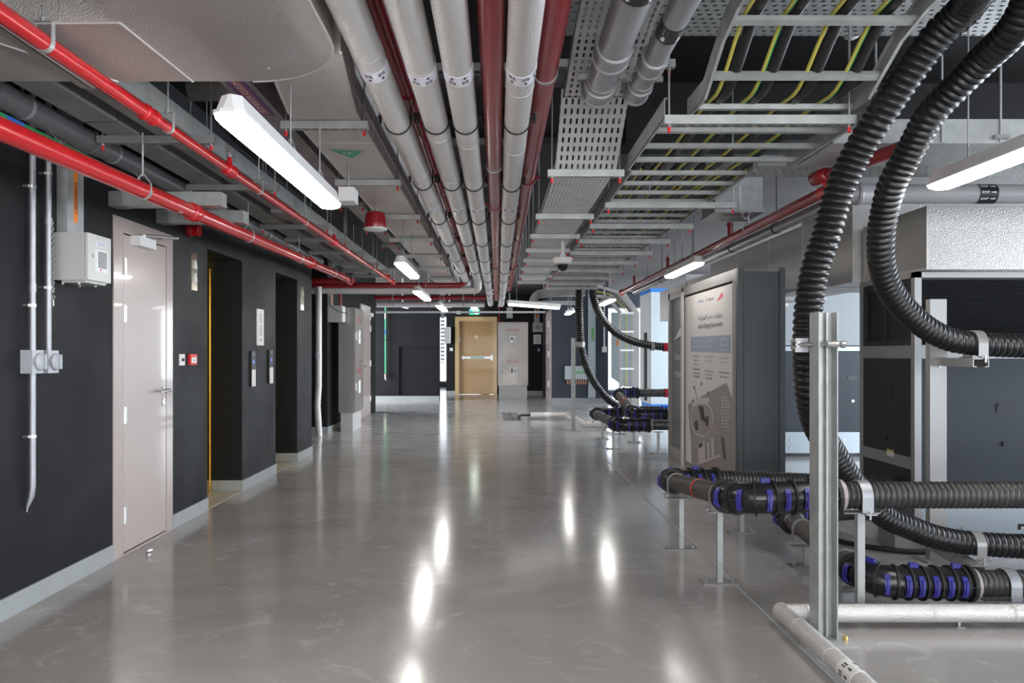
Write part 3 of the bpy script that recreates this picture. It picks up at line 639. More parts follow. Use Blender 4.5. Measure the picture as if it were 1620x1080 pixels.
# red cross main and white cross main to the left, at the first junction; second group further on
tag(obj('red_branch_pipe', MB().tube(fillet([(-3.0,10.2,2.29),(-2.05,10.2,2.29),(-1.92,10.1,2.28)],.08),.036,18).band((-2.1,10.2,2.29),(1,0,0),.036,.05,.006), M['redd']), 'short red branch pipe leaving the end of the lower left red pipe towards the left', 'pipe')
for nm, y, z, r, m_, x0, x1, lab in (('fire_pipe',17.2,2.58,.052,'redd',-2.775,.0,'far red cross pipe below the ceiling in front of the black far wall'),
                              ('insulated_pipe',17.45,2.44,.062,'foil',-2.775,-.3,'far pale foil-wrapped cross pipe below the ceiling')):
    o = obj(nm, MB().cyl((x0,y,z),(x1,y,z),r,20), M[m_], None, 1.0); tag(o, lab, 'pipe')
    for k in range(4): obj('clamp', MB().band((x0+.4+k*.8,y,z),(1,0,0),r,.03,.005).cyl((x0+.4+k*.8,y,z+r),(x0+.4+k*.8,y,CZ-.06),.006,6), M['galv'], o)
tag(obj('tray_edge', B(-3.45,1.2,18.9,19.1,2.33,2.37), M['galv']), 'long thin galvanised tray crossing the hall just before the black far wall', 'cable tray')

# ---- left red sprinkler pipe (upper) and lower red pipe
def ppipe(name, pts, radii, m_, label, seg=20):
    o = obj(name, MB().tube(pts, radii, seg), M[m_], None, 1.0); return tag(o, label, 'pipe')
def pa(y): return Vector((-1.573, y, 2.38))
t = thing('sprinkler_pipe', (-1.573,5,2.38), 'upper bright red sprinkler pipe running along the left trays', 'pipe')
obj('tube', MB().tube([pa(1.2),pa(3.4),pa(3.42),pa(7),pa(11.45)],[.031,.031,.026,.026,.026],20), M['red'], t, 1.0)
for y in (3.42, 4.45, 7.3, 11.4):
    obj('coupling', MB().lathe(pa(y-.06),(0,1,0),[(0,.028),(.005,.036),(.03,.038),(.035,.033),(.09,.033),(.095,.038),(.12,.036),(.125,.028)],20), M['red'], t)
for y in (4.45, 7.3, 11.0):
    h = MB().cyl(pa(y),pa(y)+Vector((0,0,.06)),.016,12).cyl(pa(y)+Vector((0,0,.06)),pa(y)+Vector((0,0,.075)),.012,8)
    s = obj('sprinkler_branch', h, M['red'], t)
    q = MB().cyl(pa(y)+Vector((0,0,.075)),pa(y)+Vector((0,0,.10)),.007,8).lathe(pa(y)+Vector((0,0,.10)),(0,0,1),[(0,.008),(.012,.02),(.015,.02)],14)
    for a in (-1,1): q.tube([pa(y)+Vector((a*.006,0,.078)),pa(y)+Vector((a*.013,0,.092)),pa(y)+Vector((a*.005,0,.11))],.002,6)
    obj('sprinkler_head', q, M['steel'], s)
for y in (2.63, 3.62, 5.0, 6.2, 7.9, 9.6):
    c = pa(y); r = .031 if y < 3.4 else .026
    q = MB().band(c,(0,1,0),r,.022,.003,180,360,16).box(c.x-r-.003,c.x-r,y-.011,y+.011,c.z,c.z+.07).box(c.x+r,c.x+r+.003,y-.011,y+.011,c.z,c.z+.07).box(c.x-r-.003,c.x+r+.003,y-.011,y+.011,c.z+.07,c.z+.073)
    q.cyl((c.x,y,c.z+.06),(c.x,y,CZ if y > 3.3 else 3.28),.005,8).cyl((c.x,y,c.z+.073),(c.x,y,c.z+.085),.012,6)
    obj('hanger', q, M['galv'], t)
b0, b1 = P(-60,178,2.55), P(544,438.5,9.9)
dB = (b1-b0)
t = thing('fire_pipe', b0.lerp(b1,.4), 'lower thick red pipe running close along the charcoal left wall', 'pipe')
ptsB = fillet([b0-dB*.12, b1, b1+Vector((.02,.32,-.03))],.08)
obj('tube', MB().tube(ptsB,.044,22), M['red'], t, 1.0)
def pb_(y): return b0+dB*((y-b0.y)/dB.y)
for y in (4.62, 7.9): obj('coupling', MB().lathe(pb_(y-.05),dB,[(0,.046),(.004,.053),(.03,.055),(.035,.05),(.075,.05),(.08,.055),(.105,.053),(.11,.046)],22), M['red'], t)
for y in (3.93, 5.75, 7.4, 9.2):
    c = pb_(y); q = MB().band(c,(0,1,0),.044,.022,.003,180,360,18)
    for s in (-1,1): q.tube([(c.x+s*.0455,y,c.z),(c.x+s*.043,y,c.z+.035),(c.x+s*.006,y,c.z+.085)],.004,6)
    q.cyl((c.x,y,c.z+.075),(c.x,y,2.447),.005,8); obj('hanger', q, M['galv'], t)
c = pb_(4.38); text('FIRE', c+Vector((.020,0,-.0405)), (0,-1,0), (1,0,.45), .06, .016, M['white'], t, 'marking')
# green pipe and dark grey drain beside it
g0, g1 = P(-40,170,2.75), P(300,330,5.2)
def PH(px,py,H): return P(px,py,F*H/(VY-py))
g0, g1 = PH(-60,155,.93), PH(420,388,1.0)
t = thing('green_pipe', g0, 'slim green pipe behind the lower red pipe, with a blue band', 'pipe')
obj('tube', MB().tube([g0,g1],.018,14), M['green'], t, 1.0)
cb_ = g0.lerp(g1, (PH(20,195,.93).y-g0.y)/(g1.y-g0.y)); obj('blue_band', MB().band(cb_,g1-g0,.018,.12,.001), M['blue'], t)
for y in (3.4, 4.3, 5.6, 7.2):
    c = g0.lerp(g1,(y-g0.y)/(g1.y-g0.y)); obj('clip', MB().band(c,(0,1,0),.018,.014,.005).cyl((c.x,y,c.z+.018),(c.x-.04,y,c.z+.075),.004,6), M['steel'], t)
X, Z = -2.255, 2.475
t = thing('drain_pipe', (X,4,Z-.06), 'thick dark grey plastic drain pipe high along the left wall', 'pipe')
obj('tube', MB().tube(fillet([(-2.6,2.95,Z+.25),(X-.05,3.02,Z+.1),(X,3.35,Z),(X,9.6,Z)],.2,8),.06,24), M['upvcd'], t, 1.0)
for y in (3.42, 4.25, 5.7, 7.2):
    obj('socket', MB().lathe((X,y-.07,Z),(0,1,0),[(0,.060),(.003,.068),(.02,.070),(.025,.065),(.12,.065),(.13,.060)],24), M['upvcd'], t)
    obj('clamp', MB().band((X,y+.18,Z),(0,1,0),.060,.022,.003).cyl((X,y+.18,Z+.06),(X,y+.18,CZ if y<7 else CZ-.06),.005,8), M['rod'], t)
# ---- left trunking trays on channels
def tray(name, x0, x1, ys, zs, lab, m_='galvd', side=.06, lid=False, slotm=None, group=None, cat='cable tray'):
    """open-topped tray along Y, following (ys, zs) for its underside"""
    mb = MB(); th = .002
    for (ya_, za_), (yb__, zb__) in zip(zip(ys, zs), zip(ys[1:], zs[1:])):
        for (a0, a1, h) in ((x0, x1, th), (x0, x0+th, side), (x1-th, x1, side)):
            mb.add([(a0,ya_,za_),(a1,ya_,za_),(a1,yb__,zb__),(a0,yb__,zb__),(a0,ya_,za_+h),(a1,ya_,za_+h),(a1,yb__,zb__+h),(a0,yb__,zb__+h)],
                   [(0,3,2,1),(4,5,6,7),(0,1,5,4),(1,2,6,5),(2,3,7,6),(3,0,4,7)], 0)
        for a0, a1 in ((x0, x0+.012), (x1-.012, x1)):
            mb.add([(a0,ya_,za_+side-th),(a1,ya_,za_+side-th),(a1,yb__,zb__+side-th),(a0,yb__,zb__+side-th),(a0,ya_,za_+side),(a1,ya_,za_+side),(a1,yb__,zb__+side),(a0,yb__,zb__+side)],
                   [(0,3,2,1),(4,5,6,7),(0,1,5,4),(1,2,6,5),(2,3,7,6),(3,0,4,7)], 0)
    o = obj(name, mb, slotm or M[m_]); return tag(o, lab, cat, group)
ZL = 2.452
sx = [(y_,-2.19,-1.545) for y_ in (4.16,5.35,7.0,7.8,8.8,9.86,10.7,11.4)]
for k, (y, a, b) in enumerate(sx): strut(a, b, y, ZL, 'galvanised slotted channel carrying the left trays, %s the camera' % OC[k], 'channels under the left trays')
zt_ = ZL+.042
t1 = thing('cable_trunking', (-2.04,5,zt_), 'wide flat grey trunking with cranked near end, left of two on the left channels', 'trunking')
prof = [(3.02,zt_+.16),(3.02,zt_+.13),(3.12,zt_),(9.5,zt_),(9.5,zt_+.06),(3.14,zt_+.06)]
def closed(x0,x1,prof): return MB().prism([(p[0],p[1]) for p in prof], x0, x1, 'x')
obj('body', closed(-2.13,-1.955,[(2.95,zt_+.2),(2.95,zt_+.13),(3.12,zt_),(11.5,zt_),(11.5,zt_+.07),(3.15,zt_+.07)]), M['galvd'], t1)
j = MB()
for y in (3.9, 5.4, 6.9, 8.4): j.box(-2.131,-1.954,y-.002,y+.002,zt_-.002,zt_+.072)
obj('joint_lines', j, M['black'], t1)
t2 = thing('cable_trunking', (-1.75,5,zt_), 'wide grey trunking with tall outer side, right of two on the left channels', 'trunking')
obj('body', closed(-1.86,-1.685,[(3.12,zt_),(11.6,zt_),(11.6,zt_+.06),(3.12,zt_+.06)]), M['galvd'], t2)
obj('side_rail', closed(-1.680,-1.672,[(3.12,zt_),(11.6,zt_),(11.6,zt_+.11),(3.12,zt_+.11)]), M['galv'], t2)
for y in (3.3, 4.75, 6.3, 8.0): obj('splice_plate', B(-1.672,-1.668,y-.09,y+.09,zt_+.02,zt_+.09), M['conduit'], t2)
obj('junction_cover', B(-1.87,-1.68,6.25,6.62,zt_-.03,zt_-.001), M['galvd'], t2)
# trunking arms entering the wall
for k, (px, y0_, z0_, x1_) in enumerate(((170,4.72,2.225,-1.72),(245,5.38,2.235,-1.80))):
    o = thing('cable_trunking', (-2.1,y0_,z0_), 'square galvanised trunking arm leaving the left wall above the taupe door, the %s of two' % ('nearer' if k==0 else 'farther'), 'trunking', 'trunking arms above the door')
    obj('arm', B(XL+.08, x1_, y0_, y0_+.10, z0_, z0_+.085), M['galv'], o)
    obj('end_cap', MB().prism([(XL,z0_-.004),(XL+.09,z0_-.004),(XL+.08,z0_+.089),(XL,z0_+.089)], y0_-.004, y0_+.104, 'y'), M['galvd'], o)
# ---- foil ducts
HD = 2.55
t = thing('foil_duct', (-.9,8,HD), 'long rectangular foil-wrapped air duct running down the hall left of the pipe bundle', 'air duct')
dm = MB(); x0, x1 = -1.083, -.734
dm.add([(x0,3.92,HD),(x1,3.92,HD),(x1,14.6,HD),(x0,14.6,HD),(x0,3.92,HD+.40),(x1,3.92,HD+.40),(x1,14.6,HD+.40),(x0,14.6,HD+.40)],[(0,3,2,1),(4,5,6,7),(0,1,5,4),(1,2,6,5),(2,3,7,6),(3,0,4,7)])
dm.add([(-.92,3.05,2.452),(-.60,2.9,2.452),(x1,3.92,HD),(x0,3.92,HD),(-.92,3.05,2.9),(-.60,2.9,2.9),(x1,3.92,HD+.40),(x0,3.92,HD+.40)],[(0,3,2,1),(4,5,6,7),(0,1,5,4),(1,2,6,5),(2,3,7,6),(3,0,4,7)])
obj('jacket', dm, M['foil2'], t)
for y in (4.5,5.55,6.6,7.7,8.8,9.9,11,12.1,13.2): obj('seam_tape', B(x0-.002,x1+.002,y-.012,y+.012,HD-.0025,HD+.402), M['tape'], t)
for pq in ([(-.92,3.05,2.452),(x0,3.92,HD),(x0,14.6,HD)],[(-.60,2.9,2.452),(x1,3.92,HD),(x1,14.6,HD)]): obj('corner_tape', MB().tube(pq,.006,6), M['tape'], t)
for k, (y, s) in enumerate(((4.68,.085),(8.15,.10))):
    tri = obj('green_triangle_label', MB().prism([(-1.02,y-.04),(-.825,y-.02),(-.925,y+.15)], HD-.004, HD-.0026, 'z'), M['greenl'], t)
    text('FA', (-.925,y+.02,HD-.0045), (1,0,0), (0,-1,0), .06, .05, M['white'], tri)
ysd = [1200*1.22*(.00278+.00093*k) for k in range(8)]
for k, y in enumerate(ysd): strut(-1.16, -.69, y, HD-.045, 'galvanised channel under the long foil duct, %s the camera' % OC[k], 'channels under the foil duct')
# big near elbow
ZB = 2.45
t = thing('foil_duct', (-1.5,2.5,ZB), 'huge embossed foil duct elbow filling the top left corner with a rounded outer corner', 'air duct')
xr = -.612; yf = 3.2; yn = 2.63; xi = -1.31; rc = .42
poly = [(-2.40,yn),(xi,yn),(xi,.6),(xr,.6)]
for k in range(13):
    a = math.radians(90*k/12); poly.append((xr-rc+rc*math.cos(a), yf-rc+rc*math.sin(a)))
poly += [(-2.40,yf)]
obj('jacket', MB().prism(poly, ZB, ZB+.5, 'z'), M['foilbig'], t)
for pq in ([(xi,yn,ZB-.001),(-1.285,yf,ZB-.001)],[(xi,yn-.18,ZB-.001),(-.66,yn-.23,ZB-.001)],[(-2.38,yn+.02,ZB-.001),(xi,yn,ZB-.001)],[(p[0],p[1],ZB) for p in poly[3:-1]],[(-1.95,yn,ZB-.001),(-1.6,yf,ZB-.001)]):
    obj('seam_tape', MB().tube(pq,.005,6), M['tape'], t)
# pale strip light body beside the upper red pipe, top left
a, b = PH(-70,-20,1.08), PH(160,140,1.08)
t = thing('suspended_rail', a.lerp(b,.5), 'slim pale edged metal rail beside the upper red pipe under the big duct', 'rail')
for s, m_ in ((0,'white'),(-.045,'galvd')): obj('rail_face', MB().add([a+Vector((s,0,0)),a+Vector((s-.035,0,0)),b+Vector((s-.035,0,0)),b+Vector((s,0,0)),a+Vector((s,0,.02)),a+Vector((s-.035,0,.02)),b+Vector((s-.035,0,.02)),b+Vector((s,0,.02))],[(0,3,2,1),(4,5,6,7),(0,1,5,4),(1,2,6,5),(2,3,7,6),(3,0,4,7)]), M[m_], t)
# trunk with the purple label left of the duct
t = thing('cable_trunking', (-1.35,6,2.70), 'narrow brown-grey trunking with a purple label strip between the left trays and the foil duct', 'trunking')
obj('body', B(-1.43,-1.27,3.25,12.5,2.70,2.80), M['galvd'], t)
lb = obj('label_strip', B(-1.40,-1.30,3.62,4.45,2.6985,2.70), M['purple'], t)
ls = obj('label_band', B(-1.375,-1.325,3.64,4.43,2.698,2.6985), M['pink'], t)
text('EMERGENCY', (-1.35,4.03,2.6978), (0,-1,0), (-1,0,0), .7, .032, M['white'], ls)
for k, y in enumerate((7.0, 8.4, 9.6)): strut(-1.47,-1.22,y,2.655,'short galvanised channel under the narrow brown-grey trunking, %s the camera' % OC[k],'short channels under narrow trunking')
# ---- fixtures
def batten(x, y0, y1, zb_, label, tm='tube', rods=True, wd=.105, axis='y', cat='ceiling light', group='LED batten lights'):
    t = thing('batten_light', (x,(y0+y1)/2,zb_), label, cat, group)
    c = .045; h1, h2 = .028, .095; w2 = wd/2
    base = [(x-w2,y0+c*0),(x+w2,y0+c*0),(x+w2,y1-c*0),(x-w2,y1-c*0)]
    def loop(w_, e, z): 
        return [(x-w_,y0+e+.02,z),(x-w_+.03,y0+e,z),(x+w_-.03,y0+e,z),(x+w_,y0+e+.02,z),(x+w_,y1-e-.02,z),(x+w_-.03,y1-e,z),(x-w_+.03,y1-e,z),(x-w_,y1-e-.02,z)]
    def loft(ls):
        mb = MB(); n = 8
        vs = [p for l in ls for p in l]; fs = [(i*n+k,i*n+(k+1)%n,(i+1)*n+(k+1)%n,(i+1)*n+k) for i in range(len(ls)-1) for k in range(n)]
        fs += [tuple(range(n-1,-1,-1)), tuple((len(ls)-1)*n+k for k in range(n))]; return mb.add(vs, fs)
    obj('diffuser', loft([loop(w2-.012,.03,zb_),loop(w2-.002,.006,zb_+.012),loop(w2,0,zb_+h1)]), M[tm], t, .4)
    obj('housing', loft([loop(w2+.003,-.003,zb_+h1),loop(w2+.003,-.003,zb_+h1+.012),loop(w2-.004,.006,zb_+h1+.014),loop(w2-.018,.02,zb_+h2)]), M['white'], t, .4)
    if rods:
        for y in ((y0+.28, y1-.28) if y0 != 2.53 else (3.30, 3.84)):
            obj('suspension', MB().cyl((x,y,zb_+h2),(x,y,CZ-(0 if y<7 else .06)),.004,8).tube([(x-.02,y-.03,zb_+h2),(x,y,zb_+h2+.07),(x+.02,y+.03,zb_+h2)],.003,6), M['rod'], t)
    return t
ZF = 2.08
batten(-.90,2.53,4.12,ZF,'large lit batten light at upper left, nearest of the left row')
for k, (x,a,b) in enumerate(((-.885,6.86,8.1),(-1.06,9.95,11.5),(-1.0,12.9,14.4))):
    batten(x,a,b,ZF+.02,'lit batten light in the left row, %s the camera' % OC[k+1], rods=True)
batten(2.29,2.45,3.97,2.15,'lit batten light at the right edge of the picture beside the corrugated hoses')
for k, (x,a,b) in enumerate(((1.93,7.25,8.55),(1.84,12.1,13.4),(1.52,15.4,16.6))): batten(x,a,b,2.15,'lit batten light in the right row, %s the camera' % OC[k+1], 'tube2' if k == 0 else 'tube')
# unseen fixtures added as ambient fill behind the photographer and between the machines
for k, (x,a,b) in enumerate(((-.90,-.9,.6),(2.29,-.9,.6),(5.6,11,12.4))): batten(x,a,b,2.4 if x>5 else 2.15,'unseen batten light added as fill, number %s of the fill lights' % ORD[k])
# strip light seen nearly across the hall
t = thing('strip_light', (.65,12.8,2.1), 'thin bright strip light crossing the hall right of centre, beyond the pipes', 'ceiling light')
a, b = P(805,481.5,12.3), P(884,487.5,13.0); d = (b-a).normalized()
obj('diffuser', MB().tube([a,b],.022,12), emit('dim_strip_diffuser',(1,.97,.93),3.5), t); obj('housing', MB().obox((a+b)/2+Vector((0,0,.045)), d, d.cross(Vector((0,0,1))), (0,0,1), (b-a).length/2+.02, .03, .028), M['white'], t)
for s in (.15,.85): c = a.lerp(b,s); obj('suspension', MB().cyl(c+Vector((0,0,.07)),(c.x,c.y,CZ-.06),.004,6), M['rod'], t)
# cone beacon / speaker
t = thing('conical_speaker', P(594,352,6.3), 'red conical alarm speaker with a round white face hanging beside the foil duct', 'alarm speaker')
c = P(594,363,6.3)
obj('cone', MB().lathe(c,(0,0,1),[(.008,.088),(.03,.094),(.11,.082),(.135,.075),(.15,.04)],28), M['redd'], t)
obj('face', MB().lathe(c,(0,0,1),[(-.008,.07),(0,.098),(.010,.098),(.012,.09)],28), M['white'], t)
obj('bracket', MB().cyl(c+Vector((0,0,.15)),(c.x,c.y,3.295),.006,8), M['rod'], t)
t = thing('junction_box', P(556,310,5.0), 'small white junction box just beyond the large left batten light', 'electrical box')
c = P(550,309,4.95); obj('box', B(c.x-.05,c.x+.05,4.9,5.05,c.z-.045,c.z+.045), M['white'], t); obj('drop', MB().cyl((c.x,4.97,c.z+.045),(c.x,4.97,3.298),.008,8), M['rod'], t)

# ---- right of the bundle: perforated tray, its channels
tr = tray('perforated_cable_tray', .345, .71, [4.52,11.9], [2.40,2.40], 'long perforated galvanised cable tray right of the pipe bundle', slotm=M['slots'], side=.05)
tray('perforated_cable_tray', .345, .71, [4.1,4.52], [2.684,2.40], 'short steep perforated tray with large slots dropping onto the long perforated tray', slotm=M['slotb'], side=.05)
tray('perforated_cable_tray', .362, .722, [1.0,3.5,4.1], [2.92,2.81,2.69] , 'near perforated tray with long slots above the two fat grey pipes', slotm=M['slotb'], side=.05)
for k, (y) in enumerate((4.53,5.95,6.95,7.9,8.75,9.6,10.5,11.4)): strut(.30, .755, y, 2.357, 'galvanised channel under the perforated tray right of the pipe bundle, %s the camera' % OC[k], 'channels under the perforated tray')
# cross trays near the ceiling
for k, (x0_, x1_, y0_, y1_, z_) in enumerate(((.12,.75,3.35,4.05,3.0),(.80,3.6,3.72,4.2,3.06))):
    mb = MB().box(x0_,x1_,y0_,y1_,z_,z_+.003).box(x0_,x1_,y0_,y0_+.003,z_,z_+.07).box(x0_,x1_,y1_-.003,y1_,z_,z_+.07)
    o = tag(obj('perforated_cable_tray', mb, M['slotx']), 'perforated tray crossing near the ceiling, %s' % ('above the fatter grey pipe' if k==0 else 'behind the cranked cable ladder and the hoses'), 'cable tray')
    for xx in (x0_+.05, x1_-.05): obj('hanger_rod', MB().cyl((xx,y0_-.01,z_-.03),(xx,y0_-.01,CZ),.005,8), M['rod'], o)
strut(.16, .93, 3.98, 2.80, 'galvanised channel crossing behind the two fat grey pipes', 'channels at the grey pipes', rod_x=(.2,.9))
# fat grey pipes
for k, (X, r, H, lab, yl) in enumerate(((.495,.072,1.3,'fatter of the two pale grey plastic pipes at the top, with a black arrow band',2.62),(.69,.052,1.3,'thinner of the two pale grey plastic pipes at the top, with a black arrow band',3.0))):
    z = HE+H; ye = 3.80+.03*k; t = thing('plastic_pipe', (X,3,z), lab, 'pipe', 'fat grey pipes at the top')
    obj('tube', MB().tube(fillet([(X,.2,z),(X,ye,z),(X-.0,ye+.09,z+.09)],.05),r,28), M['upvc'], t, 1.0)
    for y in (3.18+.12*k, 3.62+.03*k):
        obj('socket', MB().lathe((X,y,z),(0,1,0),[(0,r),(.003,r+.010),(.02,r+.013),(.03,r+.006),(.12,r+.006),(.125,r+.013),(.14,r+.012),(.145,r)],28), M['upvc'], t)
    obj('pipe_clamp', MB().band((X,3.58+.03*k,z),(0,1,0),r,.022,.004).box(X-r-.045,X-r,3.57+.03*k,3.59+.03*k,z-.004,z+.02).box(X+r,X+r+.045,3.57+.03*k,3.59+.03*k,z-.004,z+.02), M['rod'], t)
    lb = obj('label_band', MB().band((X,yl,z),(0,1,0),r,.13,.0012,n=28), M['black'], t)
    mk = MB()
    for a in (-35, 35):
        an = math.radians(a-90); d = Vector((math.cos(an),0,math.sin(an))); tn = Vector((-math.sin(an),0,math.cos(an))); c = Vector((X,yl,z))+d*(r+.0016); ay = Vector((0,1,0))
        e = c+ay*.03; mk.obox(e-ay*.008,tn,ay,d,.006,.012,.0004); mk.add([e+ay*.020+d*.0004,e+tn*.013+d*.0004,e-tn*.013+d*.0004],[(0,1,2)])
        text('RWP', c-ay*.025, ay, -tn, .045, .022, M['white'], lb)
    obj('arrows', mk, M['white'], lb)
t = thing('cross_drain_pipe', (0,4.15,2.82), 'dark grey pipe crossing above the pipe bundle behind the fat grey pipes', 'pipe')
obj('tube', MB().cyl((-.72,4.2,2.77+.07),(.86,4.2,2.77+.07),.06,20), M['upvcd'], t, 1.0)

# ---- cable ladders
def ladder(name, x0, x1, path, pitch, label, rail=.09, first=.1, rungoff=.02):
    """side rails follow path [(y,z)...]; rungs are parts"""
    t = thing(name, ((x0+x1)/2, path[0][0], path[0][1]), label, 'cable ladder')
    for xx, s in ((x0,1),(x1,-1)):
        mb = MB()
        for (a, b) in zip(path, path[1:]):
            for (u0,u1,h0,h1) in ((xx,xx+s*.003,0,rail),(xx,xx+s*.016,0,.003),(xx,xx+s*.016,rail-.003,rail)):
                u0_, u1_ = min(u0,u1), max(u0,u1)
                mb.add([(u0_,a[0],a[1]+h0),(u1_,a[0],a[1]+h0),(u1_,b[0],b[1]+h0),(u0_,b[0],b[1]+h0),(u0_,a[0],a[1]+h1),(u1_,a[0],a[1]+h1),(u1_,b[0],b[1]+h1),(u0_,b[0],b[1]+h1)],
                       [(0,3,2,1),(4,5,6,7),(0,1,5,4),(1,2,6,5),(2,3,7,6),(3,0,4,7)])
        obj('side_rail', mb, M['galv'], t)
    acc = first
    for a, b in zip(path, path[1:]):
        L = math.hypot(b[0]-a[0], b[1]-a[1]); u = Vector((0,(b[0]-a[0])/L,(b[1]-a[1])/L)); n = Vector((1,0,0)).cross(u)
        while acc < L:
            c = Vector(((x0+x1)/2, a[0], a[1]))+u*acc+n*rungoff
            obj('rung', MB().obox(c,(1,0,0),u,n,(x1-x0)/2-.004,.016,.012), M['galv'], t)
            acc += pitch
        acc -= L
    return t
HL = 2.40
pathS = [(1.6,2.70),(2.9,2.622),(3.10,2.575),(3.37,2.432),(3.66,2.44)]
ladder('cranked_cable_ladder', .915, 1.66, pathS, .30, 'near cable ladder that cranks up towards the camera, top right of centre', first=.20)
ladder('cable_ladder', .775, 1.735, [(3.52,HL),(4.55,HL)], .285, 'short wide piece of cable ladder where the cranked ladder lands', first=.28)
ladder('cable_ladder', .80, 1.545, [(4.57,HL),(12.6,HL)], .285, 'long straight cable ladder full of cables running to the far end', first=.12)
LS = [(3.5,.767,1.648),(5.5,.78,1.73),(6.4,.78,1.65),(7.25,.78,1.65),(8.1,.78,1.65),(8.95,.78,1.65),(9.8,.78,1.65),(10.7,.78,1.65),(11.6,.78,1.65),(12.4,.78,1.65)]
for k, (y,a,b) in enumerate(LS): strut(a,b,y,HL-.043,'wide galvanised channel under the cable ladders, %s the camera' % OC[k],'channels under the cable ladders')
# cables on the ladders
def cable_run(dx, r, m_, zoff=0):
    return [Vector((dx, y, z+.035+r+zoff)) for y, z in ((1.6,2.70),(2.9,2.622),(3.10,2.575),(3.37,2.432),(3.66,2.435),(4.5,HL+.0),(6,HL),(9,HL),(12.5,HL))]
cx = [1.03,1.19,1.38,1.55]; nmw = ['leftmost','second from the left','third from the left','rightmost']
for k, x in enumerate(cx):
    xs_ = x; end = 1.0+ (x-1.03)*.75
    pth = [Vector((xs_ if p.y < 4 else xs_+(end-xs_)*min(1,(p.y-4)/1.5), p.y, p.z)) for p in cable_run(x,.022,'')]
    tag(obj('black_power_cable', MB().tube(smooth_path(pth,4),.025,10), M['cable'], None, 1.0), 'thick black cable on the cable ladders, %s of four' % nmw[k], 'cable', 'thick black cables on the ladders')
    pth = [p+Vector((-.045,0,-.012)) for p in pth]
    e = obj('earth_cable', MB().tube(smooth_path(pth,4),.0085,10), M['yellow'], None, 1.0); tag(e, 'yellow and green earth cable on the cable ladders, %s of four' % nmw[k], 'cable', 'yellow earth cables on the ladders')
    if k % 2 == 1: obj('green_stripe', MB().tube(smooth_path([p+Vector((.0055,0,-.0052)) for p in pth],4),.0042,6), M['yg'], e)
for k, x in enumerate((.86,.92,.98,1.11,1.18,1.26,1.33,1.47,1.51)):
    tag(obj('black_power_cable', MB().tube([(x,4.65,HL+.06),(x,12.4,HL+.06)],.02,8), M['cable'], None, 1.0), 'thinner black cable lying only on the long straight ladder, %s from the left' % ORD[k].replace('nearest','first'), 'cable', 'thinner black cables on the long ladder')
    if k % 2 == 0: tag(obj('earth_cable', MB().tube([(x+.03,4.7,HL+.045),(x+.03,12.4,HL+.045)],.008,6), M['yellow'], None, 1.0), 'slim yellow cable lying only on the long straight ladder, %s from the left' % ORD[k//2].replace('nearest','first'), 'cable', 'slim yellow cables on the long ladder')
# tray branching to the right
mb = MB().box(1.78,5.3,4.02,4.025,2.42,2.545).box(1.78,5.3,4.02,4.5,2.417,2.42).box(1.78,5.3,4.495,4.5,2.42,2.545)
o = tag(obj('solid_side_tray', mb, M['galv']), 'pale steel tray with a tall smooth side crossing to the right behind the hoses', 'cable tray')
obj('handle_bracket', B(2.62,2.70,3.99,4.018,2.435,2.455), M['galvd'], o)
for xx in (2.0,2.35,2.66): obj('hanger_rod', MB().cyl((xx,4.01,2.42),(xx,4.01,CZ),.006,8), M['rod'], o)
mb = MB().box(1.60,3.6,4.66,4.95,2.455,2.458).box(1.60,3.6,4.66,4.663,2.458,2.52)
o = tag(obj('perforated_cable_tray', mb, M['slotx']), 'perforated branch tray leaving the long ladder to the right, above the red pipe', 'cable tray')
obj('yellow_cable', MB().tube([(1.5,5.0,2.47),(1.9,4.80,2.468),(3.5,4.80,2.468)],.008,6), M['yellow'], o)
# junction box with chain under the ladder
t = thing('junction_box', (1.88,6.0,2.40), 'large galvanised junction box with a hanging chain, right of the long ladder', 'electrical box')
c0_, c1_ = 1.70, 2.07
obj('box', B(c0_,c1_,5.92,6.3,2.43,2.70), M['galv'], t); obj('lid', B(c0_-.01,c1_+.01,5.90,6.32,2.405,2.428), M['conduit'], t)
obj('slot', B(c0_+.08,c1_-.08,5.99,6.03,2.4035,2.405), M['black'], t)
ch = chain('chain', smooth_path([(1.88,5.88,2.60),(1.885,5.88,2.45),(1.90,5.88,2.38),(1.925,5.88,2.345),(1.95,5.88,2.38),(1.965,5.88,2.43),(1.98,5.88,2.46)],6), 'thin steel chain looped in front of the large galvanised junction box', M['steel'], .007, .018)
# dome camera
c = P(890.5,413,7.4)
t = thing('dome_camera', c, 'white dome security camera hanging under the perforated tray', 'camera')
obj('housing', MB().lathe(c,(0,0,1),[(-.035,.055),(-.02,.085),(.03,.098),(.035,.09),(.04,.03),(.07,.028)],28), M['white'], t)
obj('dome', MB().lathe(c,(0,0,-1),[(.03,.058),(.055,.055),(.08,.040),(.095,.018),(.098,.002)],28), M['glassd'], t)
obj('stem', MB().cyl(c+Vector((0,0,.07)),(c.x,c.y,2.40),.018,12), M['white'], t)
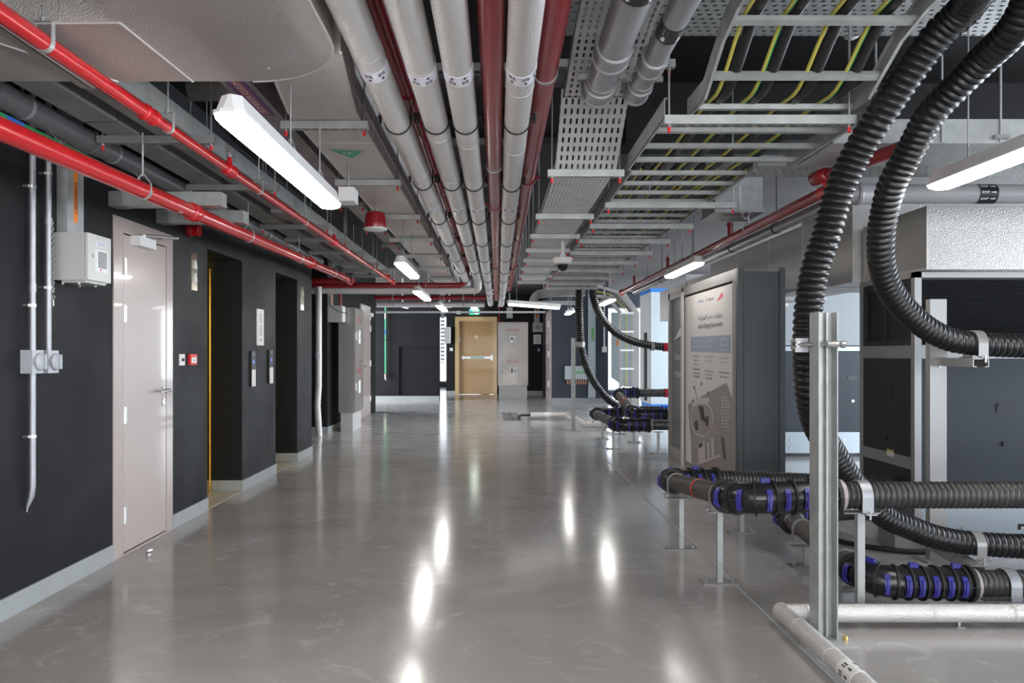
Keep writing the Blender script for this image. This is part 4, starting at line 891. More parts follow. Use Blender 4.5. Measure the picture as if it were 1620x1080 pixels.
# right red sprinkler pipe and companion conduit
def pr_(px,py,H): return P(px,py,F*H/(VY-py))
t = thing('sprinkler_pipe', (2.01,7,2.3), 'dark red sprinkler pipe slanting above the poster kiosk on the right', 'pipe')
obj('tube', MB().tube([(2.02,4.55,2.3),(2.02,12.3,2.3)],.036,20), M['redd'], t, 1.0)
obj('end_coupling', MB().lathe((2.02,12.25,2.3),(0,1,0),[(0,.038),(.01,.05),(.06,.052),(.07,.04)],20), M['redd'], t)
obj('elbow', MB().tube(fillet([(2.02,4.72,2.3),(2.02,4.54,2.3),(1.97,4.58,2.375)],.04,6),.041,20), M['red'], t, 1.0)
obj('offset_tube', MB().tube([(1.96,4.63,2.372),(2.12,3.82,2.372)],.036,20).lathe((1.965,4.52,2.372),(-.19,1,0),[(0,.03),(.01,.043),(.13,.043),(.14,.03)],20), M['redd'], t, 1.0)
for y in (6.6, 9.0, 11.2):
    obj('sprinkler_branch', MB().cyl((2.02,y,2.3),(2.02,y,2.42),.018,12).cyl((2.02,y,2.41),(2.02,y,2.44),.024,12).cyl((2.02,y,2.44),(2.02,y,2.47),.008,8), M['redd'], t)
for y in (6.1, 8.3, 10.2): obj('hanger', MB().ring((2.02,y,2.31),(0,1,0),.042,.0035).cyl((2.02,y,2.35),(2.02,y,CZ-.06 if y>=7 else CZ),.004,6), M['rod'], t)
o = obj('grey_pipe', MB().tube([(2.17,4.9,2.28),(2.17,12.0,2.28)],.040,18), M['upvc'], None, 1.0); tag(o, 'pale grey pipe running just right of the slanting red sprinkler pipe', 'pipe')
for y in (5.9,7.0,8.4,10): obj('clamp', MB().band((2.17,y,2.28),(0,1,0),.04,.02,.004).cyl((2.17,y,2.32),(2.17,y,CZ-.06 if y>=7 else CZ),.004,6), M['rubber'], o)
# labelled drain pipe across the right
YR_ = 4.75; z = ZZ(307,YR_); r = .060
t = thing('drain_pipe', (2.8,YR_,z), 'horizontal grey drain pipe with black RWP arrow label at the right, behind the hoses', 'pipe')
obj('tube', MB().cyl((2.10,YR_,z),(5.3,YR_,z),r,28), M['upvc'], t, 1.0)
for x in (2.24,2.42): obj('socket', MB().lathe((x,YR_,z),(1,0,0),[(0,r),(.003,r+.01),(.02,r+.012),(.03,r+.006),(.09,r+.006),(.1,r)],28), M['upvc'], t)
xl = (1566-VX)*(YR_-r)/F; lb = obj('label_band', MB().band((xl,YR_,z),(1,0,0),r,.115,.0012,n=32), M['black'], t)
mk = MB()
for a in (-38, 0, 38):
    an = math.radians(a); d = Vector((0,-math.cos(an),math.sin(an))); u = Vector((0,math.sin(an),math.cos(an))); c = Vector((xl,YR_,z))+d*(r+.0016)
    text('RWP', c-Vector((.025,0,0)), (1,0,0), u, .045, .016, M['white'], lb)
    e = c+Vector((.028,0,0)); mk.obox(e-Vector((.006,0,0)),(1,0,0),u,d,.012,.002,.0004); mk.add([e+Vector((.018,0,0))+d*.0004,e+u*.006+d*.0004,e-u*.006+d*.0004],[(0,2,1)])
obj('arrows', mk, M['white'], lb)

# ============================================================ RIGHT SIDE: HOSES, STANDS, KIOSK, MACHINES
def corr(pts, r, pitch=.028, depth=.0075, seg=22):
    """ribbed hose surface along a path"""
    rs = resample(pts, pitch/6); prof = [0, -.15, -.55, -1, -.55, -.15]
    return MB().tube(rs, [r+depth*prof[i % 6] for i in range(len(rs))], seg)
def hose(name, pxs, r, label, m_='hose', group=None, n=8, pitch=.035, depth=.0095):
    pts = smooth_path([P(*p) for p in pxs], n)
    o = obj(name, corr(pts, r, pitch, depth), M[m_], None, 1.2); return tag(o, label, 'hose', group)
RH = .070
h1 = hose('corrugated_hose', [(1610,-110,2.65),(1575,-60,2.78),(1530,10,3.05),(1480,60,3.2),(1430,127,3.32),(1390,187,3.42),(1357,240,3.52),(1328,300,3.6),(1307,373,3.66),(1290,423,3.7),(1280,480,3.72),(1277,527,3.72),(1277,573,3.74),(1280,623,3.78),(1292,673,3.86),(1320,720,4.0),(1350,765,4.12),(1395,813,4.25),(1442,835,4.33),(1480,849,4.36),(1520,857,4.38),(1580,862,4.38),(1680,866,4.38),(1960,868,4.38),(2350,868,4.38)],
     RH, 'thick black hose hanging behind the channel post, left one of the near two')
h2 = hose('corrugated_hose', [(1690,-110,2.7),(1650,-40,2.9),(1607,43,3.1),(1557,93,3.3),(1510,140,3.45),(1473,180,3.55),(1443,233,3.68),(1413,287,3.8),(1400,333,3.9),(1394,370,3.97),(1394,410,4.05),(1404,450,4.15),(1430,487,4.25),(1465,518,4.32),(1500,536,4.35),(1530,542,4.36),(1563,545,4.36),(1620,547,4.36),(1720,549,4.36),(2000,550,4.36),(2350,550,4.36)],
     RH, 'thick black hose curving out at the right edge, right one of the near two')
def strap_clamp(c, ax, r, plate_z, mt='conduit', wd=.055, foot=.05, parent=None, nm='strap', side=(1,0,0)):
    """inverted-U strap over a hose running along ax (horizontal), feet on a plate at plate_z"""
    ax = Vector(ax).normalized(); sd = Vector((0,0,1)).cross(ax); mb = MB()
    mb.band(c, ax, r, wd, .005, 0, 180, 16, up=(0,0,1))
    h = c.z-plate_z
    for s in (-1,1):
        cc = c+sd*s*(r+.0025)-Vector((0,0,h/2)); mb.obox(cc, ax, sd, (0,0,1), wd/2, .0025, h/2)
        cc = Vector((c.x,c.y,plate_z+.003))+sd*s*(r+foot/2); mb.obox(cc, ax, sd, (0,0,1), wd/2, foot/2, .003)
        cc = Vector((c.x,c.y,plate_z))+sd*s*(r+foot*.55); mb.cyl(cc-Vector((0,0,.025)), cc+Vector((0,0,.014)), .006, 8)
    return obj(nm, mb, M[mt], parent)
def stand(x, y, ztop, label, w_=.030, plate=(.10,.045), head=None, group='short pipe stands on the floor'):
    t = thing('pipe_stand', (x,y,0), label, 'pipe stand', group)
    obj('post', B(x-w_/2,x+w_/2,y-w_/2,y+w_/2,.008,ztop), M['galv'], t)
    bp = MB().box(x-plate[0],x+plate[0],y-plate[1],y+plate[1],0,.008)
    obj('base_plate', bp, M['galvd'], t)
    bm = MB()
    for s in (-1,1): bm.cyl((x+s*plate[0]*.75,y,.008),(x+s*plate[0]*.75,y,.022),.009,6)
    obj('anchor_bolts', bm, M['brass' if False else 'rod'], t)
    obj('head_plate', B(x-(head or .09),x+(head or .09),y-.03,y+.03,ztop,ztop+.006), M['galvd'], t)
    return t
def casing(path, r, name, parent, clip_side, nclip=6, skip=()):
    """bolted half-shell casing with raised ribs and clips; clip_side gives the outward side at each clip"""
    pts = resample(path, .012); n = len(pts); mb = MB()
    rad = [r*(.90 if 3 < i < n-4 else .84) for i in range(n)]; rad[0] = r*.6; rad[-1] = r*.6
    mb.tube(pts, rad, 24)
    o = obj(name, mb, M['casing'], parent, 1.0); rb = MB(); sp = (n-10)/nclip
    for k in range(nclip+1):
        i = int(5+k*sp); i = min(i, n-3); t = (pts[i+1]-pts[i-1]).normalized()
        rb.band(pts[i], t, r*.88, .010, r*.14, n=24)
    for i in (2, n-4): t = (pts[i+1]-pts[i-1]).normalized(); rb.band(pts[i], t, r*.80, .02, r*.24, n=24)
    for s in (-1, 1):   # flange line along the sides
        fl = []
        for i in range(3, n-3, 2):
            t = (pts[i+1]-pts[i-1]).normalized(); sd = Vector((0,0,1)).cross(t).normalized(); fl.append(pts[i]+sd*s*r*.93)
        rb.tube(fl, .005, 6)
    obj('ribs', rb, M['rubber'], o)
    for k in range(nclip):
        if k in skip: continue
        i = min(int(5+(k+.5)*sp), n-3); t = (pts[i+1]-pts[i-1]).normalized(); sd = Vector((0,0,1)).cross(t).normalized()
        for s in (-1, 1):
            d = sd*s; c = pts[i]
            cl = MB().band(c, t, r*.97, .028, .014, -32 if s == clip_side or True else 0, 32, 6, up=(0,0,1)) if False else MB()
            # curved clip: strip following the shell, standing proud
            vs = []
            for j in range(9):
                a = math.radians(-36+72*j/8); dd = d*math.cos(a)+Vector((0,0,1))*math.sin(a)
                rr = r*(1.03+.05*math.cos(math.radians(-80+160*j/8)))
                for (q, hh) in ((.96,-.5),(1,-.5),(1,.5),(.96,.5)): vs.append(c+dd*rr*(q if q == 1 else .90)+t*hh*.026)
            fs = [(j*4+m_, j*4+(m_+1)%4, (j+1)*4+(m_+1)%4, (j+1)*4+m_) for j in range(8) for m_ in range(4)]+[(3,2,1,0),(32,33,34,35)]
            cl.add(vs, fs)
            ctr = c+d*r*1.075; cl.obox(ctr, t, Vector((0,0,1)), d, .004, r*.42, .005)
            obj('clip', cl, M['clip'], o)
        if k % 3 == 0:
            cl = MB().obox(pts[i]+Vector((0,0,r*1.0)), t, sd, (0,0,1), .022, .012, .012); obj('clip', cl, M['clip'], o)
    return o
def ribbed(pts, r, name, parent): return obj(name, corr(resample(pts,.01), r, .0135, .004, 20), M['ribbed'], parent, 1.2)
def loop_assembly(label, pts, rbig, rrib, hose_len_idx=None, rib_label=None, rch=.068, clamps=(), n1=6, n2=5, name='cased_hose'):
    """pts: [front hose end, front casing start, front corner, back corner, back casing end, back hose end]"""
    A, Bp, Cn, D, E, G = [Vector(p) for p in pts]
    t = thing(name, Cn, label, 'hose')
    obj('hose', corr(resample([A, Bp+(Bp-A).normalized()*.03], .01), rch), M['hosed'], t, 1.2)
    d1 = (D-Cn).normalized(); c1 = Cn+d1*.22; c2 = D-d1*.22
    casing(fillet([Bp, Cn, c1], .16, 9), rbig, 'elbow_casing', t, 1, n1)
    ribbed([c1-d1*.04, c2+d1*.04], rrib, 'ribbed_conduit', t)
    casing(fillet([c2, D, E], .16, 9), rbig*.96, 'elbow_casing', t, 1, n2)
    obj('hose', corr(resample([E+(D-E).normalized()*.03, G], .01), rch), M['hosed'], t, 1.2)
    obj('gasket_ring', MB().band(Bp, (Bp-A), rch+.004, .02, .006, n=24), M['taupe2'], t)
    if rib_label:
        c = c1.lerp(c2, rib_label); obj('red_label', MB().band(c, d1, rrib+.002, .03, .0015, n=24), M['redb'], t)
    for s in clamps:
        c = c1.lerp(c2, s); strap_clamp(c, d1, rrib+.002, c.z-rrib-.022, 'galvd', .03, .035, t, 'strap')
    return t
X_ = lambda px, Y: (px-VX)*Y/F
Yh = 3.80
la = loop_assembly('waist-high black hose loop with blue clips and a red label band, beside the poster kiosk', [(X_(2350,Yh),Yh,.60),(X_(1328,Yh),Yh,.594),(1.205,Yh,.575),(1.215,5.42,.40),(1.62,5.50,.395),(2.965,5.66,.32)], .088, .058, rib_label=.42, clamps=(.06,.94))
strap_clamp(Vector((X_(1362,Yh),Yh,.594)), (1,0,0), .071, .515, 'conduit', .055, .045, la, 'strap')
Yl = 3.85
lb_ = loop_assembly('low black hose loop with blue clips just above the floor at lower right', [(X_(2350,Yl),Yl,.137),(X_(1538,Yl),Yl,.137),(1.90,Yl,.145),(1.895,5.06,.245),(2.3,5.14,.24),(2.965,5.66,.15)], .088, .056, clamps=(.12,.84), n1=8)
strap_clamp(Vector((X_(1593,Yl),Yl,.137)), (1,0,0), .071, .058, 'conduit', .055, .045, lb_, 'strap')
stand(1.225,5.06,.335,'short galvanised floor stand under the far left bend of the waist-high hose loop')
stand(1.262,4.31,.402,'taller galvanised floor stand under the waist-high hose loop, left of the channel post', head=.07)
stand(1.78,5.53,.325,'short galvanised floor stand at the back of the waist-high hose loop')
stand(1.815,3.80,.506,'tall square galvanised stand holding the waist-high hose right of the slotted post', .036)
stand(1.895,4.66,.118,'low galvanised stand under the back of the floor-level hose loop')
stand(1.89,4.20,.085,'low galvanised stand under the middle of the floor-level hose loop')
stand(X_(1583,3.85),3.85,.050,'low galvanised stand under the floor-level hose at the right edge')
# slotted main post
px_, Yp = 1306, 3.44; X = X_(1306,Yp); hw = .052
t = thing('channel_post', (X,Yp,0), 'tall galvanised steel channel post standing on the floor in front of the hoses', 'post')
pm = MB().box(X-hw,X+hw,Yp+.045,Yp+.05,.01,1.49).box(X-hw,X-hw+.005,Yp-.05,Yp+.045,.01,1.49).box(X+hw-.005,X+hw,Yp-.012,Yp+.045,.01,1.49).box(X-hw+.03,X-hw+.05,Yp+.030,Yp+.045,.01,1.49).box(X+.012,X+.020,Yp+.02,Yp+.045,.01,1.49)
obj('channel', pm, M['galv'], t); obj('slot', B(X-.012,X+.004,Yp+.0435,Yp+.0448,1.33,1.46), M['black'], t)
obj('base_plate', B(X-.09,X+.11,Yp-.09,Yp+.09,0,.010), M['galv'], t); obj('anchor_bolt', MB().cyl((X+.08,Yp-.02,.01),(X+.08,Yp-.02,.03),.01,6), M['brass'], t)
zc = ZZ(545, 3.5)
obj('hose_bracket', B(X_(1252,3.55),X-hw,3.50,3.512,zc-.035,zc+.03), M['conduit'], t)
obj('strap', MB().band(Vector((X_(1277,3.74),3.74,ZZ(545,3.74))),(0,0,1),RH+.002,.05,.004,90,270,16,up=(0,1,0)), M['conduit'], t)
obj('bolts', MB().cyl((X_(1262,3.5),3.485,zc),(X_(1262,3.5),3.50,zc),.013,8).cyl((X-hw-.05,3.47,zc),(X+hw+.03,3.41,zc+.004),.009,8).cyl((X-.02,3.38,zc),(X+.03,3.38,zc),.015,8).cyl((X+.045,3.385,zc),(X+.062,3.385,zc),.016,8), M['steel'], t)
# second post with two arms
X, Yp = X_(1484,4.77), 4.77
t = thing('hose_stand', (X,Yp,0), 'tall pale metal stand whose two arms carry the hoses before the near machine', 'post')
obj('post', MB().box(X-.05,X+.055,Yp,Yp+.05,0,ZZ(473,4.77)), M['post'], t)
obj('base_plate', B(X-.1,X+.1,Yp-.06,Yp+.10,0,.01), M['galvd'], t)
obj('bolt', MB().cyl((X+.01,Yp-.008,ZZ(578,4.77)),(X+.01,Yp,ZZ(578,4.77)),.012,12), M['steel'], t)
for zt2, xo, y0_ in ((1.277,.02,4.28),(.128,-.02,4.20)):
    a = Vector((X+xo,Yp,zt2)); e = Vector((X_(1552 if zt2>1 else 1546,y0_),y0_,zt2)); d = (e-a).normalized(); sd = d.cross(Vector((0,0,1)))
    am = MB(); L = (e-a).length; c = (a+e)/2
    am.obox(c-Vector((0,0,.003)), d, sd, (0,0,1), L/2, .042, .003)
    for s in (-1,1): am.obox(c+sd*s*.040-Vector((0,0,.025)), d, sd, (0,0,1), L/2, .0025, .025).obox(c+sd*s*.032-Vector((0,0,.048)), d, sd, (0,0,1), L/2, .010, .0025)
    obj('arm', am, M['post'], t)
strap_clamp(Vector((X_(1543,4.36),4.36,ZZ(543.5,4.36))), (1,.0,0), RH+.001, 1.279, 'post', .055, .035, t)
strap_clamp(Vector((X_(1541,4.38),4.38,ZZ(860,4.38))), (1,.0,0), RH+.001, .130, 'post', .055, .035, t)
# silver pipes on the floor
r = .042
t = thing('insulated_pipe', (X_(1400,3.62),3.62,0), 'pale silver foil-wrapped pipe turning a corner on the floor at lower right', 'pipe', )
xc = X_(1243,3.62); yy = 3.62
obj('jacket', MB().tube([(xc,yy,.065),(5.0,yy,.065)], r, 26), M['foil'], t, 1.0)
obj('jacket', MB().tube([(xc-.006,yy+.045,.062),(xc-.006,1.2,.062)], r*.97, 26), M['foil'], t, 1.0)
for x in (xc+.10, xc+.19, X_(1473,yy), X_(1600,yy)): obj('seam_band', MB().band((x,yy,.065),(1,0,0),r-.0004,.012,.002,n=26), M['tape'], t)
for y in (3.44, 2.62, 3.1): obj('seam_band', MB().band((xc-.006,y,.062),(0,1,0),r*.97-.0004,.010,.002,n=26), M['tape'], t)
lbl = obj('label_band', MB().band((xc-.006,2.92,.062),(0,1,0),r*.97,.12,.0012,n=28), M['white'], t)
mk = MB()
for a in (5, 55, 115):
    an = math.radians(180-a); d = Vector((math.cos(an),0,math.sin(an))); tn = Vector((-math.sin(an),0,math.cos(an))); c = Vector((xc-.006,2.92,.062))+d*(r*.97+.0014); ay = Vector((0,-1,0))
    for u in (-1,1):
        for v in (-1,1): mk.obox(c-ay*.02+tn*u*.006+ay*v*.007, tn, ay, d, .0042, .005, .0003)
    e = c+ay*.018; mk.obox(e,tn,ay,d,.003,.010,.0004); mk.add([e+ay*.022+d*.0004,e+ay*.006+tn*.009+d*.0004,e+ay*.006-tn*.009+d*.0004],[(0,1,2)])
obj('flow_marks', mk, M['ink'], lbl)
for x in (X_(1517,yy),): obj('foot', MB().cyl((x,yy,0),(x,yy,.03),.008,8).box(x-.02,x+.02,yy-.02,yy+.02,0,.004), M['rod'], t)
# perforated tray and trunk on the floor under the machine
t = thing('floor_cable_tray', (2.65,5.1,0), 'short perforated steel cable tray on the floor behind the hoses, with a boxed end', 'cable tray')
obj('perforated_side', MB().prism([(2.30,5.85),(2.32,5.87),(2.80,5.05),(2.78,5.03)],.01,.12,'z'), M['slots'], t)
obj('box_end', B(2.62,3.05,5.0,5.22,.01,.13), M['galvd'], t)
obj('cable', MB().tube(smooth_path([(2.25,5.9,.30),(2.22,5.6,.22),(2.3,5.3,.03),(2.6,4.95,.02),(2.95,4.92,.02)]),.018,10), M['rubber'], t)
obj('gland', MB().cyl((2.22,5.55,.16),(2.22,5.6,.26),.03,14), M['galvd'], t)

# ---- far hose group
hf1 = hose('corrugated_hose', [(917,452,13.0),(916,480,13),(917,510,13),(919,545,13),(925,572,12.95),(936,598,12.9),(951,620,12.85),(966,635,12.8),(985,645,12.75),(1010,648,12.7),(1055,648,12.6),(1100,648,12.6)], .068, 'far black corrugated hose dropping beside the slim post, left of the far pair', pitch=.042, depth=.013)
obj('blue_band', MB().band(P(1052,648,12.6),(1,0,0),.069,.10,.003), M['blue'], hf1)
hf2 = hose('corrugated_hose', [(936,452,12.6),(940,475,12.6),(949,497,12.6),(962,515,12.6),(980,530,12.6),(1005,541,12.6),(1035,547,12.6),(1064,549,12.6),(1110,549,12.6)], .068, 'far black corrugated hose with dark red end band, sweeping right to the kiosk', pitch=.042, depth=.013)
obj('red_band', MB().band(P(1053,549,12.6),(1,0,0),.069,.08,.003), M['maroon'], hf2)
obj('strap', MB().band(P(1032,547.5,12.6),(1,0,0),.069,.06,.006), M['galvd'], hf2)
la2 = loop_assembly('far low black hose loop with blue clips, near one of the far group', [(2.6,9.95,.37),(X_(1030,9.95),9.95,.37),(1.57,9.95,.37),(1.53,11.95,.37),(2.0,12.0,.37),(3.4,12.0,.36)], .095, .066, rib_label=None, clamps=(.15,.85), n1=5, n2=4)
la3 = loop_assembly('far raised black hose loop with blue clips, behind the near one of the far group', [(3.2,10.9,.43),(2.45,10.9,.43),(1.97,10.95,.43),(1.98,12.5,.66),(2.35,12.5,.66),(3.5,12.5,.66)], .095, .066, rib_label=.5, clamps=(.1,), n1=5, n2=4)
obj('red_band', MB().band((2.78,12.5,.66),(1,0,0),.070,.07,.003), M['maroon'], la3)
for i, (x, y, z, nm) in enumerate(((X_(947.6,12),11.6,.285,'under the left end of the far hose loops'),(X_(967,10.6),10.4,.285,'under the near far-loop corner'),(X_(985,12),12.3,.55,'behind the far hose loops, left'),(X_(1002,11.2),11.15,.34,'between the far hose loops'),(X_(1044.7,9.8),9.92,.28,'nearest of the far stands, beside the kiosk edge'))):
    stand(x, y, z, 'short galvanised floor stand '+nm, .032, head=.06)
X, Yp = X_(907,12.83), 12.83
t = thing('channel_post', (X,Yp,0), 'slim far galvanised post standing beside the far vertical hose', 'post')
obj('channel', MB().box(X-.035,X+.035,Yp+.02,Yp+.024,.01,1.57).box(X-.035,X-.031,Yp-.02,Yp+.02,.01,1.57).box(X+.031,X+.035,Yp-.02,Yp+.02,.01,1.57), M['galv'], t)
obj('base_plate', B(X-.12,X+.12,Yp-.07,Yp+.07,0,.01), M['galvd'], t); obj('clamp', MB().box(X+.03,X+.12,Yp,Yp+.03,1.44,1.50).band(P(918,545,13.0),(0,0,1),.070,.09,.008), M['galvd'], t)
# far silver pipes on the floor
t = thing('insulated_pipe', (1.2,14,0), 'far silver foil-wrapped pipe zigzagging on the floor, ending in a black stub', 'pipe')
pts = fillet([(.66,15.2,.08),(1.40,15.2,.08),(1.50,13.1,.08),(2.6,13.0,.08)],.06)
obj('jacket', MB().tube(pts,.055,20), M['foil'], t, 1.0)
obj('label_band', MB().band((1.0,15.2,.08),(1,0,0),.055,.12,.002), M['white'], t)
obj('black_end', MB().tube(fillet([(.67,15.2,.08),(.45,15.15,.08),(.43,15.0,.0)],.04),.022,12), M['rubber'], t)
for k, (x, y) in enumerate(((.28,16.4),(.30,15.3))):
    mb = MB()
    for i in range(12): mb.box(x-.16,x+.16,y-.5+i*.085,y-.46+i*.085,0,.004)
    mb.box(x-.18,x-.16,y-.52,y+.52,0,.004).box(x+.16,x+.18,y-.52,y+.52,0,.004).box(x-.01,x+.01,y-.52,y+.52,0,.004)
    if k == 0: y += 0
    tag(obj('floor_grate', mb, M['galvd']), 'dark slotted floor drain grate beside the black pipe stub, %s of two' % ('farther' if k==0 else 'nearer'), 'drain grate', 'floor drain grates')

# ---- poster kiosk
XK = 2.17; ya, yb = 6.85, 9.64; xk1 = 2.60; zk = 2.08
t = thing('display_kiosk', (XK+.2,8.2,0), 'tall grey display kiosk with a printed poster standing on the floor at the right', 'display kiosk')
def pY(px): return F*XK/(px-VX)
yp = pY(1079)
obj('core', MB().box(XK+.06,xk1-.05,ya+.03,yb-.02,0,zk-.03), M['kiosk'], t)
obj('end_panel', B(XK+.06,xk1-.05,ya+.02,ya+.03,0,zk-.08), M['kiosk'], t)
for x0_, y0_, n in ((XK,ya,'near left'),(xk1-.05,ya,'near right')): obj('corner_post', B(x0_,x0_+.05,y0_,y0_+.06,0,zk), M['kioskf'] if False else M['kiosk'], t)
fm = MB().box(XK,XK+.06,ya+.061,ya+.16,0,zk).box(XK,XK+.06,ya+.16,yp,zk-.10,zk).box(XK,XK+.06,yp-.05,yp+.06,0,zk).box(XK,XK+.06,yp+.06,yb,zk-.10,zk-.02).box(XK,XK+.06,yb-.08,yb,0,zk-.02).box(XK,XK+.06,yp+.06,yb-.08,0,.16).box(XK,XK+.06,ya+.16,yp-.05,0,.05)
obj('frame', fm, M['kioskf'], t)
obj('trim_strip', MB().box(XK-.012,XK,yp-.09,yp+.01,0,zk-.06), M['poster'], t)
sp_ = obj('side_panel', B(XK+.035,XK+.06,yp+.06,yb-.08,.16,zk-.10), M['kiosks'], t)
XP = XK+.02
po = obj('poster', B(XP,XP+.03,ya+.16,yp-.06,.06,zk-.12), M['poster'], t)
def kp(px, py): Y = pY(px); return (Y, ZZ(py, Y))
def flat(poly, m_, parent, off, name='poster_shape'):
    pts = [kp(*p) for p in poly]; pts = [(max(ya+.162, y), z) for y, z in pts]
    return obj(name, MB().prism([(y,z) for y,z in pts], XP-off, XP-off+.0008, 'x'), M[m_], parent)
def kt(s, x0, x1, yc, h, m_, x=None, parent=None, name='lettering'):
    (a, za_), (b, zb_) = kp(x0,yc), kp(x1,yc); Y = (a+b)/2; hh = h*Y/F
    zc_ = ZZ(yc, pY((x0+x1)/2))
    return text(s, (XP-.0016, Y, zc_), (0,-1,0), (0,0,1), a-b, hh, M[m_], parent or po, name, .0006)
flat([(1085.5,640),(1090,690),(1092,745),(1156,752),(1156,632),(1146,605),(1090,636)], 'taupe', po, .0010)
flat([(1085.5,648),(1113,636),(1138,686),(1103,700)], 'taupe2', po, .0018)
flat([(1101,702),(1112,697),(1113,728),(1103,731)], 'pale', po, .0026); flat([(1116,700),(1119,699),(1120,726),(1117,727)], 'pale', po, .0026); flat([(1122,693),(1126,692),(1127,721),(1123,722)], 'pale', po, .0026)
flat([(1101,731),(1134,719),(1136,722),(1102,735)], 'pale', po, .0028); flat([(1138,690),(1142,692),(1146,728),(1141,724)], 'kiosk', po, .0026)
flat([(1102,702),(1109,699),(1109,706),(1103,709)], 'kiosk', po, .0034)
rg = MB(); cy, cz = kp(1108,663)
pts = [(XP-.002, kp(1108+ 17*math.cos(a), 663+27*math.sin(a))[0], kp(1108+17*math.cos(a), 663+27*math.sin(a))[1]) for a in [i*math.pi/16 for i in range(33)]]
obj('poster_ring', MB().tube(pts,.006,6), M['pale'], po)
flat([(1092,636),(1105,628),(1120,630),(1119,637),(1106,640),(1094,644)], 'pale', po, .0036); flat([(1102,640),(1106,642),(1111,666),(1107,664)], 'ink', po, .0040); flat([(1107,641),(1110,644),(1113,668),(1110,664)], 'ink', po, .0040)
flat([(1096,668),(1101,664),(1102,680),(1098,681)], 'ink', po, .0040); flat([(1113,660),(1118,657),(1118,672),(1114,673)], 'ink', po, .0040)
for (a, b) in ((1096,613),(1107,607),(1118,621),(1094,634)): flat([(a-.8,b-3),(a+1.2,b-1),(a+.3,b+3),(a-.8,b+2)], 'ink', po, .0042)
flat([(1096.5,615),(1097.2,615),(1100.2,632),(1099.2,632)], 'taupe', po, .0020)
lm = MB()
for k in range(10):
    yk = 628+k*5.2; a = kp(1139,yk); b = kp(1141,yk); c = kp(1142.5,yk+.2); e = kp(1148+(k*37%7),yk+1.5)
    lm.prism([(a[0],a[1]+.008),(b[0],b[1]+.008),(b[0],b[1]-.010),(a[0],a[1]-.010)], XP-.003, XP-.002, 'x').prism([(c[0],c[1]+.004),(e[0],e[1]+.004),(e[0],e[1]-.004),(c[0],c[1]-.004)], XP-.003, XP-.002, 'x')
obj('legend_lines', lm, M['pale'], po)
bnd = flat([(1090,533),(1153,529.5),(1153,558.5),(1090,556)], 'band', po, .0012, 'blue_band')
kt('V Mobility', 1101.5,1110,477,6,'inkb'); kt('Skyports', 1117.5,1126,473,6,'ink'); kt('(', 1114.5,1116,474,9,'inkb')
lg = flat([(1131,477),(1138.5,462),(1141,468.5)], 'redb', po, .0012, 'red_triangle_mark'); kt('RTA', 1135.8,1139.6,468.3,2.6,'white', parent=lg)
kt(arab('متطلبات')+'', 1126,1140,499.5,10,'ink'); kt(arab('شحن'), 1117,1124,501,8,'ink'); kt(arab('المركبة'), 1102,1115,503,10,'ink')
kt('Vehicle Charging Requirements', 1101.5,1140.5,515,10.5,'ink')
for x0_, x1_, a_, e_ in ((1094.5,1104,'موقف','Park Structure'),(1114,1124,'شحن','Fast Charging')):
    kt(arab('شحن سريع' if 'F' in e_[:1] else 'مكان وقوف'), x0_,x1_,540,5,'white', parent=bnd); kt(e_, x0_,x1_,548,4,'white', parent=bnd)
kt(arab('مكان'), 1137,1148.5,535.5,5.5,'white', parent=bnd); kt('Ground', 1137,1148.5,545,5,'white', parent=bnd); kt('Support', 1136,1149,553,5,'white', parent=bnd)
for x0_, x1_, ys_, s in ((1093.5,1104.5,(563,570,576),'ar'),(1112,1125,(564,571),'ar'),(1135.5,1149.5,(566,573),'ar'),(1093,1105,(583.5,590,595),'en'),(1112,1125,(586.5,592.5,598),'en'),(1134.5,1150.5,(589,596),'en')):
    for k, yy_ in enumerate(ys_):
        kt(arab(('مكان وقوف المركبة','شحن سريع مركبة','خدمة مركبة')[k]) if s == 'ar' else ('The vehicle must','have charging at','all stands')[k], x0_+(.8*k), x1_-(.6*k), yy_, 4, 'ink')
# raised letters on the side panel
XP_ = XP; XP = XK+.034
flatp = obj('white_triangle_sign', MB().prism([kp(1063.5,539),kp(1074,518),kp(1075.5,531)], XK+.018, XK+.034, 'x'), M['white'], sp_)
XP = XK+.03
for s, y_, h in (('Skyports',565,13),('Mobility',593,13)):
    q = kt(s, 1063.5,1075.5, y_, h, 'white', parent=sp_)
XP = XP_

# ---- machine cabinets
def screw(mb, c, ax=(0,-1,0), r=.012): return mb.cyl(Vector(c), Vector(c)+Vector(ax)*.008, r, 12)
x0, x1, y0, y1 = 2.97, 5.4, 5.40, 6.22
t = thing('machine_cabinet', (3.5,5.8,0), 'big dark panelled machine cabinet in a pale frame behind the hoses, nearest one', 'machine cabinet', 'machine cabinets on the right')
z_t = ZZ(430,5.4)
obj('body', B(x0+.035,x1,y0+.03,y1-.02,.02,z_t-.03), M['black'], t)
fm = MB()
for (a,b) in ((x0,y0),(x0,y1-.05)): fm.box(a,a+.05,b,b+.05,0,z_t)
fm.box(x0,x1,y0,y0+.05,z_t-.04,z_t).box(x0,x0+.05,y0+.05,y1-.05,z_t-.04,z_t)
zm0, zm1 = ZZ(567,5.4), ZZ(546,5.4)
fm.box(x0+.05,x1,y0,y0+.04,zm0,zm1).box(x0,x0+.04,y0+.05,y1-.05,zm0,zm1)
obj('frame', fm, M['post'], t)
lv = MB()
for k in range(38): z = zm1+.01+k*(z_t-.05-zm1-.01)/38; lv.prism([(y0+.012,z),(y0+.028,z+.009),(y0+.030,z+.0105),(y0+.030,z+.002)], x0+.06, x1, 'x')
l_ = obj('louvre_panel', lv, M['black'], t)
